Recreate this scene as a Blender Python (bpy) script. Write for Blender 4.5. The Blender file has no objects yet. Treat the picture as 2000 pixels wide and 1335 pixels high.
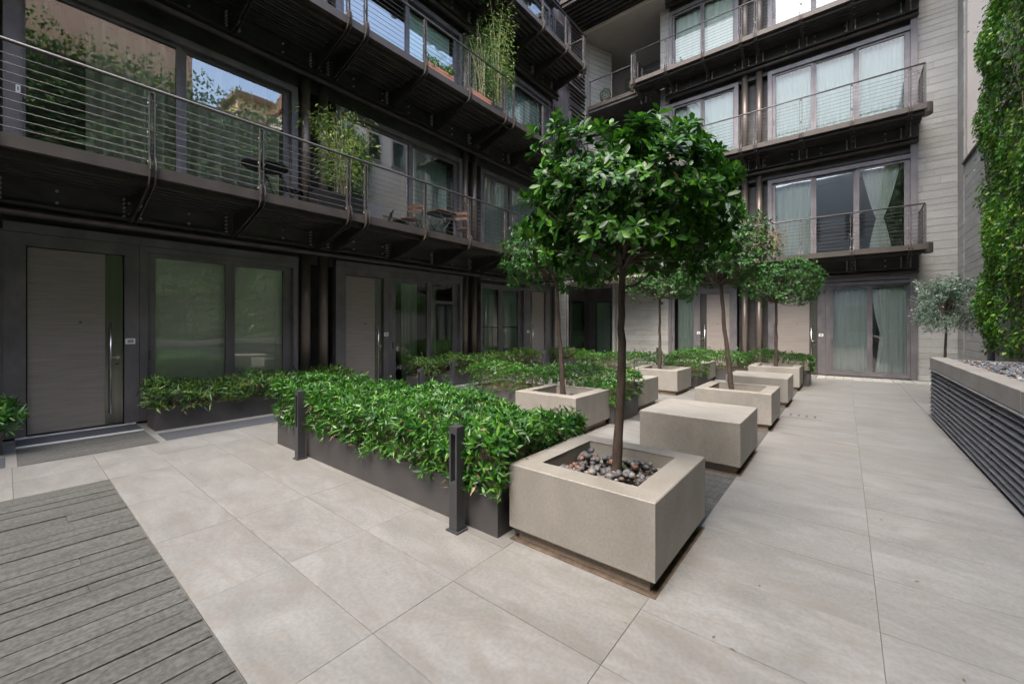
import bpy, math, random
import numpy as np
from mathutils import Vector, Matrix
PI = math.pi
random.seed(7); rng = np.random.default_rng(7)
S = bpy.context.scene
C = S.collection

# ------------------------------------------------------------------ camera, sky, sun, exposure
cam_d = bpy.data.cameras.new('camera'); cam = bpy.data.objects.new('camera', cam_d); C.objects.link(cam)
S.camera = cam
cam_d.sensor_width = 36; cam_d.lens = 14.436; cam_d.shift_y = -0.01575
cam_d.clip_start = 0.05; cam_d.clip_end = 500
cam.location = (0, 0, 1.5); cam.rotation_euler = (math.radians(90), 0, math.radians(39.02))
SUN_EL, SUN_AZ = math.radians(61), math.radians(170)     # azimuth from +Y clockwise
W = bpy.data.worlds.new('World'); S.world = W; W.use_nodes = True
wn = W.node_tree.nodes; wl = W.node_tree.links
bg = wn['Background']; sky = wn.new('ShaderNodeTexSky'); sky.sky_type = 'NISHITA'; sky.sun_disc = False
sky.sun_elevation = SUN_EL; sky.sun_rotation = SUN_AZ; sky.air_density = 1.0; sky.dust_density = 5.0; sky.ozone_density = 1.0
wl.new(sky.outputs[0], bg.inputs[0]); bg.inputs[1].default_value = 0.15
sd = bpy.data.lights.new('sun', 'SUN'); sun = bpy.data.objects.new('sun', sd); C.objects.link(sun)
sd.energy = 0.5; sd.angle = math.radians(44); sd.color = (1.0, 0.975, 0.94)
tosun = Vector((math.sin(SUN_AZ) * math.cos(SUN_EL), math.cos(SUN_AZ) * math.cos(SUN_EL), math.sin(SUN_EL)))
sun.rotation_euler = tosun.to_track_quat('Z', 'Y').to_euler()
sun.location = (0, 0, 30)
S.view_settings.view_transform = 'Standard'; S.view_settings.look = 'None'
S.view_settings.gamma = 1; S.view_settings.use_curve_mapping = False
S.view_settings.exposure = 2.75

# ------------------------------------------------------------------ materials
def mat(name, ca, cb=None, scale=(4, 4, 4), rough=0.6, metal=0.0, detail=6, dist=0.0, bump=0.0, bscale=None,
        rand=True, fine=0.0, fscale=60, spec=0.5, coat=0.0, obj_var=0.0):
    m = bpy.data.materials.new(name); m.use_nodes = True
    n = m.node_tree.nodes; l = m.node_tree.links
    b = n['Principled BSDF']
    b.inputs['Roughness'].default_value = rough; b.inputs['Metallic'].default_value = metal
    b.inputs['Specular IOR Level'].default_value = spec
    b.inputs['Coat Weight'].default_value = coat
    if cb is None:
        b.inputs['Base Color'].default_value = (*ca, 1); return m
    g = n.new('ShaderNodeNewGeometry'); oi = n.new('ShaderNodeObjectInfo')
    ml = n.new('ShaderNodeMath'); ml.operation = 'MULTIPLY'; ml.inputs[1].default_value = 37.0
    l.new(oi.outputs['Random'], ml.inputs[0])
    ad = n.new('ShaderNodeVectorMath'); ad.operation = 'ADD'
    l.new(g.outputs['Position'], ad.inputs[0])
    if rand: l.new(ml.outputs[0], ad.inputs[1])
    mp = n.new('ShaderNodeMapping'); mp.inputs['Scale'].default_value = scale
    l.new(ad.outputs[0], mp.inputs['Vector'])
    no = n.new('ShaderNodeTexNoise'); no.inputs['Scale'].default_value = 1.0
    no.inputs['Detail'].default_value = detail; no.inputs['Distortion'].default_value = dist
    no.inputs['Roughness'].default_value = 0.62
    l.new(mp.outputs[0], no.inputs['Vector'])
    r = n.new('ShaderNodeValToRGB'); r.color_ramp.elements[0].color = (*ca, 1); r.color_ramp.elements[1].color = (*cb, 1)
    r.color_ramp.elements[0].position = 0.32; r.color_ramp.elements[1].position = 0.68
    l.new(no.outputs['Fac'], r.inputs[0])
    col = r.outputs[0]
    if fine > 0:
        f = n.new('ShaderNodeTexNoise'); f.inputs['Scale'].default_value = fscale; f.inputs['Detail'].default_value = 3
        l.new(ad.outputs[0], f.inputs['Vector'])
        fr = n.new('ShaderNodeMapRange'); fr.inputs['From Min'].default_value = 0.3; fr.inputs['From Max'].default_value = 0.62
        fr.inputs['To Min'].default_value = 1 - fine; fr.inputs['To Max'].default_value = 1.0
        l.new(f.outputs['Fac'], fr.inputs[0])
        mx = n.new('ShaderNodeVectorMath'); mx.operation = 'SCALE'
        l.new(col, mx.inputs[0]); l.new(fr.outputs[0], mx.inputs['Scale']); col = mx.outputs[0]
    if obj_var > 0:
        fr = n.new('ShaderNodeMapRange'); fr.inputs['To Min'].default_value = 1 - obj_var; fr.inputs['To Max'].default_value = 1 + obj_var
        l.new(oi.outputs['Random'], fr.inputs[0])
        mx = n.new('ShaderNodeVectorMath'); mx.operation = 'SCALE'
        l.new(col, mx.inputs[0]); l.new(fr.outputs[0], mx.inputs['Scale']); col = mx.outputs[0]
    l.new(col, b.inputs['Base Color'])
    if bump > 0:
        bn = n.new('ShaderNodeTexNoise'); bn.inputs['Scale'].default_value = bscale or 40; bn.inputs['Detail'].default_value = 4
        l.new(ad.outputs[0], bn.inputs['Vector'])
        bp = n.new('ShaderNodeBump'); bp.inputs['Strength'].default_value = bump; bp.inputs['Distance'].default_value = 0.01
        l.new(bn.outputs['Fac'], bp.inputs['Height']); l.new(bp.outputs[0], b.inputs['Normal'])
    return m

def travertine():
    m = mat('travertine', (0.142, 0.143, 0.136), (0.206, 0.209, 0.203), (1.2, 2.7, 2), rough=0.45, detail=11, dist=1.3, fine=0.17, fscale=48, bump=0.07, bscale=60, obj_var=0.04)
    n = m.node_tree.nodes; l = m.node_tree.links; b = n['Principled BSDF']
    src = b.inputs['Base Color'].links[0].from_socket
    mp = [x for x in n if x.type == 'MAPPING'][0]
    # thin meandering veins
    w = n.new('ShaderNodeTexNoise'); w.inputs['Scale'].default_value = 0.55; w.inputs['Detail'].default_value = 5; w.inputs['Distortion'].default_value = 2.2
    l.new(mp.outputs[0], w.inputs['Vector'])
    s1 = n.new('ShaderNodeMath'); s1.operation = 'SUBTRACT'; s1.inputs[1].default_value = 0.5; l.new(w.outputs['Fac'], s1.inputs[0])
    s2 = n.new('ShaderNodeMath'); s2.operation = 'ABSOLUTE'; l.new(s1.outputs[0], s2.inputs[0])
    mr = n.new('ShaderNodeMapRange'); mr.inputs['From Min'].default_value = 0.0; mr.inputs['From Max'].default_value = 0.045
    mr.inputs['To Min'].default_value = 0.34; mr.inputs['To Max'].default_value = 0.0; l.new(s2.outputs[0], mr.inputs[0])
    mx = n.new('ShaderNodeMix'); mx.data_type = 'RGBA'
    l.new(mr.outputs[0], mx.inputs['Factor']); l.new(src, mx.inputs[6]); mx.inputs[7].default_value = (0.135, 0.122, 0.102, 1)
    # pits
    v = n.new('ShaderNodeTexNoise'); v.inputs['Scale'].default_value = 22; v.inputs['Detail'].default_value = 6
    mp2 = n.new('ShaderNodeMapping'); mp2.inputs['Scale'].default_value = (0.6, 1.6, 1)
    ad = [x for x in n if x.type == 'VECT_MATH' and x.operation == 'ADD'][0]
    l.new(ad.outputs[0], mp2.inputs['Vector']); l.new(mp2.outputs[0], v.inputs['Vector'])
    pr = n.new('ShaderNodeMapRange'); pr.inputs['From Min'].default_value = 0.66; pr.inputs['From Max'].default_value = 0.74
    pr.inputs['To Min'].default_value = 0.0; pr.inputs['To Max'].default_value = 0.55; l.new(v.outputs['Fac'], pr.inputs[0])
    m2 = n.new('ShaderNodeMix'); m2.data_type = 'RGBA'
    l.new(pr.outputs[0], m2.inputs['Factor']); l.new(mx.outputs[2], m2.inputs[6]); m2.inputs[7].default_value = (0.2, 0.17, 0.13, 1)
    l.new(m2.outputs[2], b.inputs['Base Color'])
    return m

def leafmat(name, c0, c1, c2, trans=0.3, rough=0.38, spec=0.5):
    m = bpy.data.materials.new(name); m.use_nodes = True
    n = m.node_tree.nodes; l = m.node_tree.links; b = n['Principled BSDF']
    g = n.new('ShaderNodeNewGeometry'); r = n.new('ShaderNodeValToRGB')
    oi = n.new('ShaderNodeObjectInfo'); am = n.new('ShaderNodeMath'); am.operation = 'ADD'; fm = n.new('ShaderNodeMath'); fm.operation = 'FRACT'
    l.new(g.outputs['Random Per Island'], am.inputs[0]); l.new(oi.outputs['Random'], am.inputs[1]); l.new(am.outputs[0], fm.inputs[0])
    r.color_ramp.elements[0].color = (*c0, 1); r.color_ramp.elements[1].color = (*c2, 1)
    e = r.color_ramp.elements.new(0.6); e.color = (*c1, 1)
    l.new(fm.outputs[0], r.inputs[0])
    l.new(r.outputs[0], b.inputs['Base Color']); b.inputs['Roughness'].default_value = rough
    b.inputs['Specular IOR Level'].default_value = spec
    t = n.new('ShaderNodeBsdfTranslucent'); l.new(r.outputs[0], t.inputs[0])
    mx = n.new('ShaderNodeMixShader'); mx.inputs[0].default_value = trans
    l.new(b.outputs[0], mx.inputs[1]); l.new(t.outputs[0], mx.inputs[2])
    l.new(mx.outputs[0], n['Material Output'].inputs[0])
    return m

def glassmat(name, tint, f0=0.10, gain=1.0):
    m = bpy.data.materials.new(name); m.use_nodes = True
    n = m.node_tree.nodes; l = m.node_tree.links; n.remove(n['Principled BSDF'])
    tr = n.new('ShaderNodeBsdfTransparent'); tr.inputs[0].default_value = (*tint, 1)
    gl = n.new('ShaderNodeBsdfGlossy'); gl.inputs['Roughness'].default_value = 0.0; gl.inputs[0].default_value = (0.93, 0.97, 0.96, 1)
    fr = n.new('ShaderNodeFresnel'); fr.inputs[0].default_value = 1.5
    mr = n.new('ShaderNodeMapRange'); mr.inputs['From Min'].default_value = 0.04; mr.inputs['From Max'].default_value = 0.7
    mr.inputs['To Min'].default_value = f0; mr.inputs['To Max'].default_value = 0.9
    l.new(fr.outputs[0], mr.inputs[0])
    # very slight waviness
    no = n.new('ShaderNodeTexNoise'); no.inputs['Scale'].default_value = 1.3; no.inputs['Detail'].default_value = 1
    g = n.new('ShaderNodeNewGeometry'); l.new(g.outputs['Position'], no.inputs['Vector'])
    bp = n.new('ShaderNodeBump'); bp.inputs['Strength'].default_value = 0.06; bp.inputs['Distance'].default_value = 0.02
    l.new(no.outputs['Fac'], bp.inputs['Height']); l.new(bp.outputs[0], gl.inputs['Normal'])
    mx = n.new('ShaderNodeMixShader'); l.new(mr.outputs[0], mx.inputs[0]); l.new(tr.outputs[0], mx.inputs[1]); l.new(gl.outputs[0], mx.inputs[2])
    l.new(mx.outputs[0], n['Material Output'].inputs[0])
    return m

def fabric(name, col, trans=0.4):
    m = bpy.data.materials.new(name); m.use_nodes = True
    n = m.node_tree.nodes; l = m.node_tree.links; b = n['Principled BSDF']
    b.inputs['Base Color'].default_value = (*col, 1); b.inputs['Roughness'].default_value = 0.9; b.inputs['Specular IOR Level'].default_value = 0.1
    t = n.new('ShaderNodeBsdfTranslucent'); t.inputs[0].default_value = (*col, 1)
    mx = n.new('ShaderNodeMixShader'); mx.inputs[0].default_value = trans
    l.new(b.outputs[0], mx.inputs[1]); l.new(t.outputs[0], mx.inputs[2]); l.new(mx.outputs[0], n['Material Output'].inputs[0])
    return m

M = dict(
 trav=travertine(),
 grout=mat('grout', (0.085, 0.083, 0.078), (0.125, 0.122, 0.115), (9, 9, 9), 0.9),
 lime=mat('limestone_block', (0.184, 0.175, 0.154), (0.252, 0.242, 0.219), (2.2, 2.2, 1.6), 0.6, detail=9, dist=0.6, fine=0.14, fscale=55, bump=0.06, bscale=90),
 limetop=mat('limestone_plinth', (0.20, 0.16, 0.12), (0.28, 0.23, 0.18), (6, 6, 6), 0.7, fine=0.2),
 soil=mat('wet_soil', (0.035, 0.022, 0.014), (0.13, 0.085, 0.055), (16, 16, 16), 0.9, bump=0.4, bscale=80),
 plank=mat('weathered_plank', (0.046, 0.048, 0.044), (0.088, 0.090, 0.084), (42, 3.2, 4), 0.8, detail=9, dist=0.5, fine=0.5, fscale=42, bump=0.3, bscale=80, obj_var=0.09),
 frame=mat('bronze_frame', (0.092, 0.087, 0.092), (0.162, 0.153, 0.160), (3, 3, 2), 0.48, metal=0.25, detail=8, fine=0.12, fscale=70, bump=0.03, bscale=110, rand=False),
 metal=mat('patinated_steel', (0.044, 0.039, 0.036), (0.085, 0.073, 0.066), (3, 3, 3), 0.5, metal=0.35, detail=7, rand=False),
 edge=mat('brown_channel', (0.030, 0.025, 0.021), (0.050, 0.042, 0.035), (4, 4, 4), 0.6, metal=0.1, detail=7, rand=False),
 under=mat('dark_soffit', (0.036, 0.034, 0.033), (0.072, 0.067, 0.064), (3, 3, 6), 0.55, metal=0.2, rand=False),
 tube=mat('column_steel', (0.13, 0.108, 0.092), (0.21, 0.176, 0.15), (5, 5, 0.7), 0.42, metal=0.45, rand=False),
 steel=mat('grey_steel', (0.055, 0.053, 0.053), (0.09, 0.086, 0.086), (6, 6, 6), 0.55, metal=0.3, rand=False),
 bolt=mat('bolt_steel', (0.55, 0.54, 0.52), None, rough=0.4, metal=0.7),
 wire=mat('steel_cable', (0.11, 0.11, 0.11), None, rough=0.55, metal=0.4),
 door=mat('taupe_veneer', (0.190, 0.170, 0.155), (0.245, 0.222, 0.204), (2.0, 2.0, 34), 0.38, detail=5, dist=0.3, rand=False),
 inox=mat('brushed_strip', (0.17, 0.175, 0.15), (0.23, 0.235, 0.205), (30, 30, 1.2), 0.24, metal=0.85, rand=False),
 bar=mat('polished_bar', (0.6, 0.6, 0.58), None, rough=0.22, metal=1.0),
 plate=mat('white_plate', (0.72, 0.73, 0.74), None, rough=0.4),
 screen=mat('grey_screen', (0.16, 0.18, 0.19), None, rough=0.3),
 board=mat('pale_stone_board', (0.245, 0.248, 0.230), (0.315, 0.319, 0.300), (1.3, 1.3, 2.6), 0.7, detail=9, dist=0.4, fine=0.18, fscale=45, bump=0.12, bscale=40, obj_var=0.09),
 plaster=mat('cream_plaster', (0.74, 0.67, 0.59), (0.80, 0.74, 0.66), (0.7, 0.7, 0.7), 0.9, detail=8, rand=False),
 peach=mat('peach_plaster', (0.82, 0.50, 0.32), (0.86, 0.56, 0.38), (0.6, 0.6, 0.6), 0.9, detail=8, rand=False),
 ochre=mat('ochre_plaster', (0.60, 0.42, 0.22), (0.66, 0.48, 0.28), (0.6, 0.6, 0.6), 0.9, rand=False),
 soffit=mat('grey_render', (0.40, 0.36, 0.32), (0.46, 0.42, 0.38), (1, 1, 1), 0.9, rand=False),
 roof=mat('terracotta_tiles', (0.20, 0.09, 0.06), (0.30, 0.14, 0.09), (5, 5, 5), 0.8),
 conc=mat('coping_concrete', (0.18, 0.173, 0.155), (0.25, 0.242, 0.22), (1.5, 1.5, 2.5), 0.7, detail=8, fine=0.2, fscale=60, bump=0.1, bscale=60, obj_var=0.04),
 backwall=mat('old_wall', (0.11, 0.10, 0.08), (0.2, 0.18, 0.15), (2, 2, 2), 0.9, rand=False),
 slat=mat('grey_slat', (0.115, 0.118, 0.13), (0.165, 0.17, 0.185), (3, 3, 3), 0.45, metal=0.3),
 planter=mat('charcoal_planter', (0.052, 0.050, 0.052), (0.078, 0.075, 0.077), (2.5, 2.5, 2.5), 0.5, metal=0.2, detail=8, fine=0.12, rand=True),
 bollard=mat('charcoal_post', (0.045, 0.046, 0.052), (0.062, 0.063, 0.07), (5, 5, 5), 0.4, metal=0.3),
 mat_=mat('dark_doormat', (0.028, 0.032, 0.040), (0.045, 0.05, 0.06), (70, 5, 5), 0.8, bump=0.3, bscale=120),
 sill=mat('pale_sill', (0.42, 0.44, 0.45), (0.52, 0.54, 0.55), (4, 4, 4), 0.4),
 pebble=None,
 slate=None,
 rust=mat('rusty_stain', (0.036, 0.026, 0.019), (0.125, 0.090, 0.062), (11, 11, 11), 0.9, detail=8),
 bark=mat('bark', (0.028, 0.019, 0.014), (0.065, 0.047, 0.035), (22, 22, 7), 0.9, bump=0.7, bscale=45, rand=False),
 twig=mat('twig', (0.10, 0.075, 0.05), (0.16, 0.12, 0.08), (20, 20, 20), 0.9),
 cane=mat('bamboo_cane', (0.26, 0.25, 0.11), (0.36, 0.32, 0.17), (4, 4, 14), 0.5),
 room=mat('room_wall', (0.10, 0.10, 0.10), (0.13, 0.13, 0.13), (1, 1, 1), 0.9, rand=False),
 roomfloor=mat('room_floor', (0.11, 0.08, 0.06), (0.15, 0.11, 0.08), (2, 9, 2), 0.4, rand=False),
 curtain=fabric('sage_curtain', (0.66, 0.73, 0.67), 0.35),
 sheer=fabric('pale_curtain', (0.78, 0.83, 0.80), 0.4),
 white=fabric('white_curtain', (0.80, 0.83, 0.80), 0.4),
 blind=fabric('grey_green_blind', (0.80, 0.84, 0.79), 0.1),
 mint=fabric('mint_blind', (0.45, 0.58, 0.50), 0.4),
 lblind=fabric('light_blind', (0.60, 0.70, 0.64), 0.4),
 dcurtain=fabric('olive_curtain', (0.10, 0.11, 0.07), 0.2),
 glassA=glassmat('reflective_glass', (0.74, 0.88, 0.83), 0.24),
 glassD=glassmat('far_glass', (0.84, 0.92, 0.88), 0.05),
 glassE=glassmat('bright_glass', (0.95, 0.98, 0.96), 0.19),
 glassC=glassmat('pale_glass', (0.97, 0.98, 0.975), 0.20),
 glassB=glassmat('clear_glass', (0.86, 0.92, 0.89), 0.15),
 terra=mat('terracotta', (0.36, 0.15, 0.09), (0.46, 0.21, 0.13), (6, 6, 6), 0.8),
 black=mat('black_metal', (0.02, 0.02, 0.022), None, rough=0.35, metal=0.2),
 teak=mat('brown_slat', (0.12, 0.06, 0.035), (0.19, 0.10, 0.06), (14, 3, 14), 0.5),
 teal=mat('teal_fabric', (0.03, 0.10, 0.11), None, rough=0.9),
 leafT=leafmat('glossy_leaf', (0.009, 0.038, 0.006), (0.021, 0.090, 0.008), (0.070, 0.19, 0.012), 0.26, 0.42, 0.35),
 leafT2=leafmat('dark_leaf', (0.008, 0.038, 0.010), (0.018, 0.078, 0.012), (0.050, 0.145, 0.016), 0.25, 0.45, 0.35),
 leafB=leafmat('bamboo_leaf', (0.010, 0.055, 0.009), (0.030, 0.132, 0.013), (0.11, 0.26, 0.025), 0.3, 0.4),
 leafP=leafmat('dusty_leaf', (0.022, 0.075, 0.012), (0.055, 0.15, 0.02), (0.16, 0.25, 0.04), 0.3, 0.45),
 leafI=leafmat('ivy_leaf', (0.017, 0.080, 0.010), (0.062, 0.20, 0.015), (0.27, 0.40, 0.06), 0.3, 0.38),
 leafO=leafmat('olive_leaf', (0.055, 0.105, 0.070), (0.115, 0.185, 0.130), (0.24, 0.31, 0.24), 0.15, 0.5),
 leafY=leafmat('yellow_bamboo_leaf', (0.055, 0.14, 0.02), (0.14, 0.25, 0.04), (0.34, 0.37, 0.10), 0.4, 0.45),
 leafD=leafmat('dry_leaf', (0.10, 0.055, 0.025), (0.17, 0.10, 0.05), (0.26, 0.19, 0.10), 0.2, 0.7),
)
def islandmat(name, cols, rough):
    m = bpy.data.materials.new(name); m.use_nodes = True; n = m.node_tree.nodes; l = m.node_tree.links; b = n['Principled BSDF']
    g = n.new('ShaderNodeNewGeometry'); oi = n.new('ShaderNodeObjectInfo')
    am = n.new('ShaderNodeMath'); am.operation = 'ADD'; fm = n.new('ShaderNodeMath'); fm.operation = 'FRACT'
    l.new(g.outputs['Random Per Island'], am.inputs[0]); l.new(oi.outputs['Random'], am.inputs[1]); l.new(am.outputs[0], fm.inputs[0])
    r = n.new('ShaderNodeValToRGB'); r.color_ramp.interpolation = 'CONSTANT'
    for i, c in enumerate(cols):
        e = r.color_ramp.elements[0] if i == 0 else r.color_ramp.elements.new(i / len(cols))
        e.color = (*c, 1)
    l.new(fm.outputs[0], r.inputs[0])
    no = n.new('ShaderNodeTexNoise'); no.inputs['Scale'].default_value = 40; l.new(g.outputs['Position'], no.inputs['Vector'])
    mr = n.new('ShaderNodeMapRange'); mr.inputs['To Min'].default_value = 0.6; mr.inputs['To Max'].default_value = 1.4; l.new(no.outputs['Fac'], mr.inputs[0])
    sc = n.new('ShaderNodeVectorMath'); sc.operation = 'SCALE'; l.new(r.outputs[0], sc.inputs[0]); l.new(mr.outputs[0], sc.inputs['Scale'])
    l.new(sc.outputs[0], b.inputs['Base Color']); b.inputs['Roughness'].default_value = rough
    return m
M['pebble'] = islandmat('grey_pebble', [(0.075, 0.077, 0.083), (0.12, 0.122, 0.122), (0.18, 0.178, 0.168), (0.055, 0.056, 0.062), (0.10, 0.085, 0.078), (0.09, 0.092, 0.10), (0.14, 0.14, 0.14), (0.16, 0.08, 0.058), (0.07, 0.073, 0.08)], 0.6)
M['slate'] = islandmat('blue_slate_chip', [(0.09, 0.105, 0.12), (0.14, 0.155, 0.17), (0.20, 0.215, 0.225), (0.07, 0.08, 0.09), (0.22, 0.15, 0.13), (0.12, 0.135, 0.15), (0.26, 0.27, 0.275)], 0.55)

# ------------------------------------------------------------------ mesh helpers
WL = {}   # world location of every empty / part (no rotation on those roots)
class MB:
    def __init__(s): s.v = []; s.f = []; s.sm = []
    def box(s, x0, x1, y0, y1, z0, z1):
        if x0 > x1: x0, x1 = x1, x0
        if y0 > y1: y0, y1 = y1, y0
        if z0 > z1: z0, z1 = z1, z0
        b = len(s.v)
        s.v += [(x0, y0, z0), (x1, y0, z0), (x1, y1, z0), (x0, y1, z0), (x0, y0, z1), (x1, y0, z1), (x1, y1, z1), (x0, y1, z1)]
        for q in ((0, 3, 2, 1), (4, 5, 6, 7), (0, 1, 5, 4), (1, 2, 6, 5), (2, 3, 7, 6), (3, 0, 4, 7)):
            s.f.append(tuple(b + i for i in q)); s.sm.append(False)
        return s
    def bev(s, x0, x1, y0, y1, z0, z1, e=0.008):
        """box with small chamfered edges"""
        b = len(s.v); xs = (x0, x1); ys = (y0, y1); zs = (z0, z1); idx = {}
        for i in (0, 1):
            for j in (0, 1):
                for k in (0, 1):
                    dx, dy, dz = (e if i == 0 else -e), (e if j == 0 else -e), (e if k == 0 else -e)
                    for a, p in enumerate(((xs[i], ys[j] + dy, zs[k] + dz), (xs[i] + dx, ys[j], zs[k] + dz), (xs[i] + dx, ys[j] + dy, zs[k]))):
                        idx[(i, j, k, a)] = len(s.v); s.v.append(p)
        def q(*t): s.f.append(tuple(idx[x] for x in t)); s.sm.append(False)
        for i in (0, 1):
            o = [(0, 0), (1, 0), (1, 1), (0, 1)]
            if i == 1:
                q(*[(i, j, k, 0) for j, k in o]); q(*[(j, i, k, 1) for j, k in o][::-1]); q(*[(j, k, i, 2) for j, k in o])
            else:
                q(*[(i, j, k, 0) for j, k in o][::-1]); q(*[(j, i, k, 1) for j, k in o]); q(*[(j, k, i, 2) for j, k in o][::-1])
        for j in (0, 1):
            for k in (0, 1):
                q((0, j, k, 1), (1, j, k, 1), (1, j, k, 2), (0, j, k, 2))
                q((j, 0, k, 0), (j, 1, k, 0), (j, 1, k, 2), (j, 0, k, 2))
                q((j, k, 0, 0), (j, k, 1, 0), (j, k, 1, 1), (j, k, 0, 1))
        for i in (0, 1):
            for j in (0, 1):
                for k in (0, 1): q((i, j, k, 0), (i, j, k, 1), (i, j, k, 2))
        return s
    def tube(s, pts, rad, n=8, caps=True, smooth=True):
        pts = [Vector(p) for p in pts]
        if not hasattr(rad, '__len__'): rad = [rad] * len(pts)
        b = len(s.v); ref = None
        for i, p in enumerate(pts):
            t = (pts[min(i + 1, len(pts) - 1)] - pts[max(i - 1, 0)])
            if t.length < 1e-9: t = Vector((0, 0, 1))
            t.normalize()
            if ref is None:
                ref = Vector((1, 0, 0)) if abs(t.x) < 0.8 else Vector((0, 1, 0))
            a = (ref - t * ref.dot(t)).normalized(); c = t.cross(a); ref = a
            for k in range(n):
                an = 2 * PI * k / n
                s.v.append(tuple(p + (a * math.cos(an) + c * math.sin(an)) * rad[i]))
        for i in range(len(pts) - 1):
            for k in range(n):
                k2 = (k + 1) % n
                s.f.append((b + i * n + k, b + i * n + k2, b + (i + 1) * n + k2, b + (i + 1) * n + k)); s.sm.append(smooth)
        if caps:
            s.f.append(tuple(b + k for k in range(n))[::-1]); s.sm.append(False)
            e = b + (len(pts) - 1) * n
            s.f.append(tuple(e + k for k in range(n))); s.sm.append(False)
        return s
    def quad(s, a, b, c, d):
        i = len(s.v); s.v += [tuple(a), tuple(b), tuple(c), tuple(d)]; s.f.append((i, i + 1, i + 2, i + 3)); s.sm.append(False); return s
    def prism(s, poly, axis, a0, a1):
        """polygon of (p,q) extruded along axis ('x': p=y,q=z ; 'y': p=x,q=z ; 'z': p=x,q=y)"""
        def P(p, q, a): return (a, p, q) if axis == 'x' else ((p, a, q) if axis == 'y' else (p, q, a))
        i = len(s.v); n = len(poly)
        s.v += [P(p, q, a0) for p, q in poly] + [P(p, q, a1) for p, q in poly]
        s.f.append(tuple(range(i, i + n))); s.sm.append(False)
        s.f.append(tuple(range(i + n, i + 2 * n))[::-1]); s.sm.append(False)
        for k in range(n):
            k2 = (k + 1) % n
            s.f.append((i + k, i + k2, i + n + k2, i + n + k)); s.sm.append(False)
        return s
    def blob(s, c, r, n=6, m=4, jit=0.12):
        c = Vector(c); b = len(s.v)
        s.v.append((c.x, c.y, c.z - r[2]))
        for j in range(1, m):
            ph = PI * j / m - PI / 2
            for k in range(n):
                th = 2 * PI * k / n; q = 1 + random.uniform(-jit, jit)
                s.v.append((c.x + r[0] * q * math.cos(ph) * math.cos(th), c.y + r[1] * q * math.cos(ph) * math.sin(th), c.z + r[2] * math.sin(ph)))
        s.v.append((c.x, c.y, c.z + r[2])); top = len(s.v) - 1
        for k in range(n):
            k2 = (k + 1) % n
            s.f.append((b, b + 1 + k2, b + 1 + k)); s.sm.append(True)
            for j in range(m - 2):
                s.f.append((b + 1 + j * n + k, b + 1 + j * n + k2, b + 1 + (j + 1) * n + k2, b + 1 + (j + 1) * n + k)); s.sm.append(True)
            s.f.append((b + 1 + (m - 2) * n + k, b + 1 + (m - 2) * n + k2, top)); s.sm.append(True)
        return s
    def build(s, name, m, parent=None, recalc=False, **kw):
        A = np.array(s.v, dtype=float)
        lo = A.min(0); hi = A.max(0)
        o = np.array([(lo[0] + hi[0]) / 2, (lo[1] + hi[1]) / 2, lo[2]])
        me = bpy.data.meshes.new(name); me.from_pydata((A - o).tolist(), [], s.f)
        if any(s.sm): me.polygons.foreach_set('use_smooth', s.sm)
        me.materials.append(M[m] if isinstance(m, str) else m)
        if recalc:
            import bmesh
            bm = bmesh.new(); bm.from_mesh(me); bmesh.ops.recalc_face_normals(bm, faces=bm.faces); bm.to_mesh(me); bm.free()
        me.update()
        return link(name, me, tuple(o), parent, **kw)

def link(name, me, wloc, parent=None, rot=None, scale=None, **kw):
    ob = bpy.data.objects.new(name, me); C.objects.link(ob)
    WL[ob.name] = Vector(wloc)
    if parent is not None:
        ob.parent = parent; ob.location = Vector(wloc) - WL[parent.name]
    else: ob.location = wloc
    if rot: ob.rotation_euler = rot
    if scale: ob.scale = scale
    for k, v in kw.items(): ob[k] = v
    return ob
def thing(name, loc, label, cat, group=None):
    o = link(name, None, loc); o['label'] = label; o['category'] = cat
    if group: o['group'] = group
    o.empty_display_size = 0.2
    return o
def tag(o, label, cat, group=None):
    o['label'] = label; o['category'] = cat
    if group: o['group'] = group
    return o
def copy_thing(root, loc, label, group=None, rot=None):
    r = root.copy(); C.objects.link(r); r.location = loc; r['label'] = label
    WL[r.name] = Vector(loc)
    if group: r['group'] = group
    if rot is not None: r.rotation_euler = rot
    def rec(a, b):
        for ch in list(a.children):
            c = ch.copy(); C.objects.link(c); c.parent = b; rec(ch, c)
    rec(root, r)
    return r
def box(name, m, parent, x0, x1, y0, y1, z0, z1, bev=0, **kw):
    mb = MB(); (mb.bev(x0, x1, y0, y1, z0, z1, bev) if bev else mb.box(x0, x1, y0, y1, z0, z1))
    return mb.build(name, m, parent, recalc=bool(bev), **kw)
_unit = {}
def unit(m):
    if m not in _unit:
        me = bpy.data.meshes.new('unit_' + m); mb = MB().box(-.5, .5, -.5, .5, 0, 1)
        me.from_pydata(mb.v, [], mb.f); me.materials.append(M[m]); _unit[m] = me
    return _unit[m]
def ubox(name, m, parent, x0, x1, y0, y1, z0, z1, **kw):
    return link(name, unit(m), ((x0 + x1) / 2, (y0 + y1) / 2, z0), parent, scale=(abs(x1 - x0), abs(y1 - y0), abs(z1 - z0)), **kw)

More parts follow.
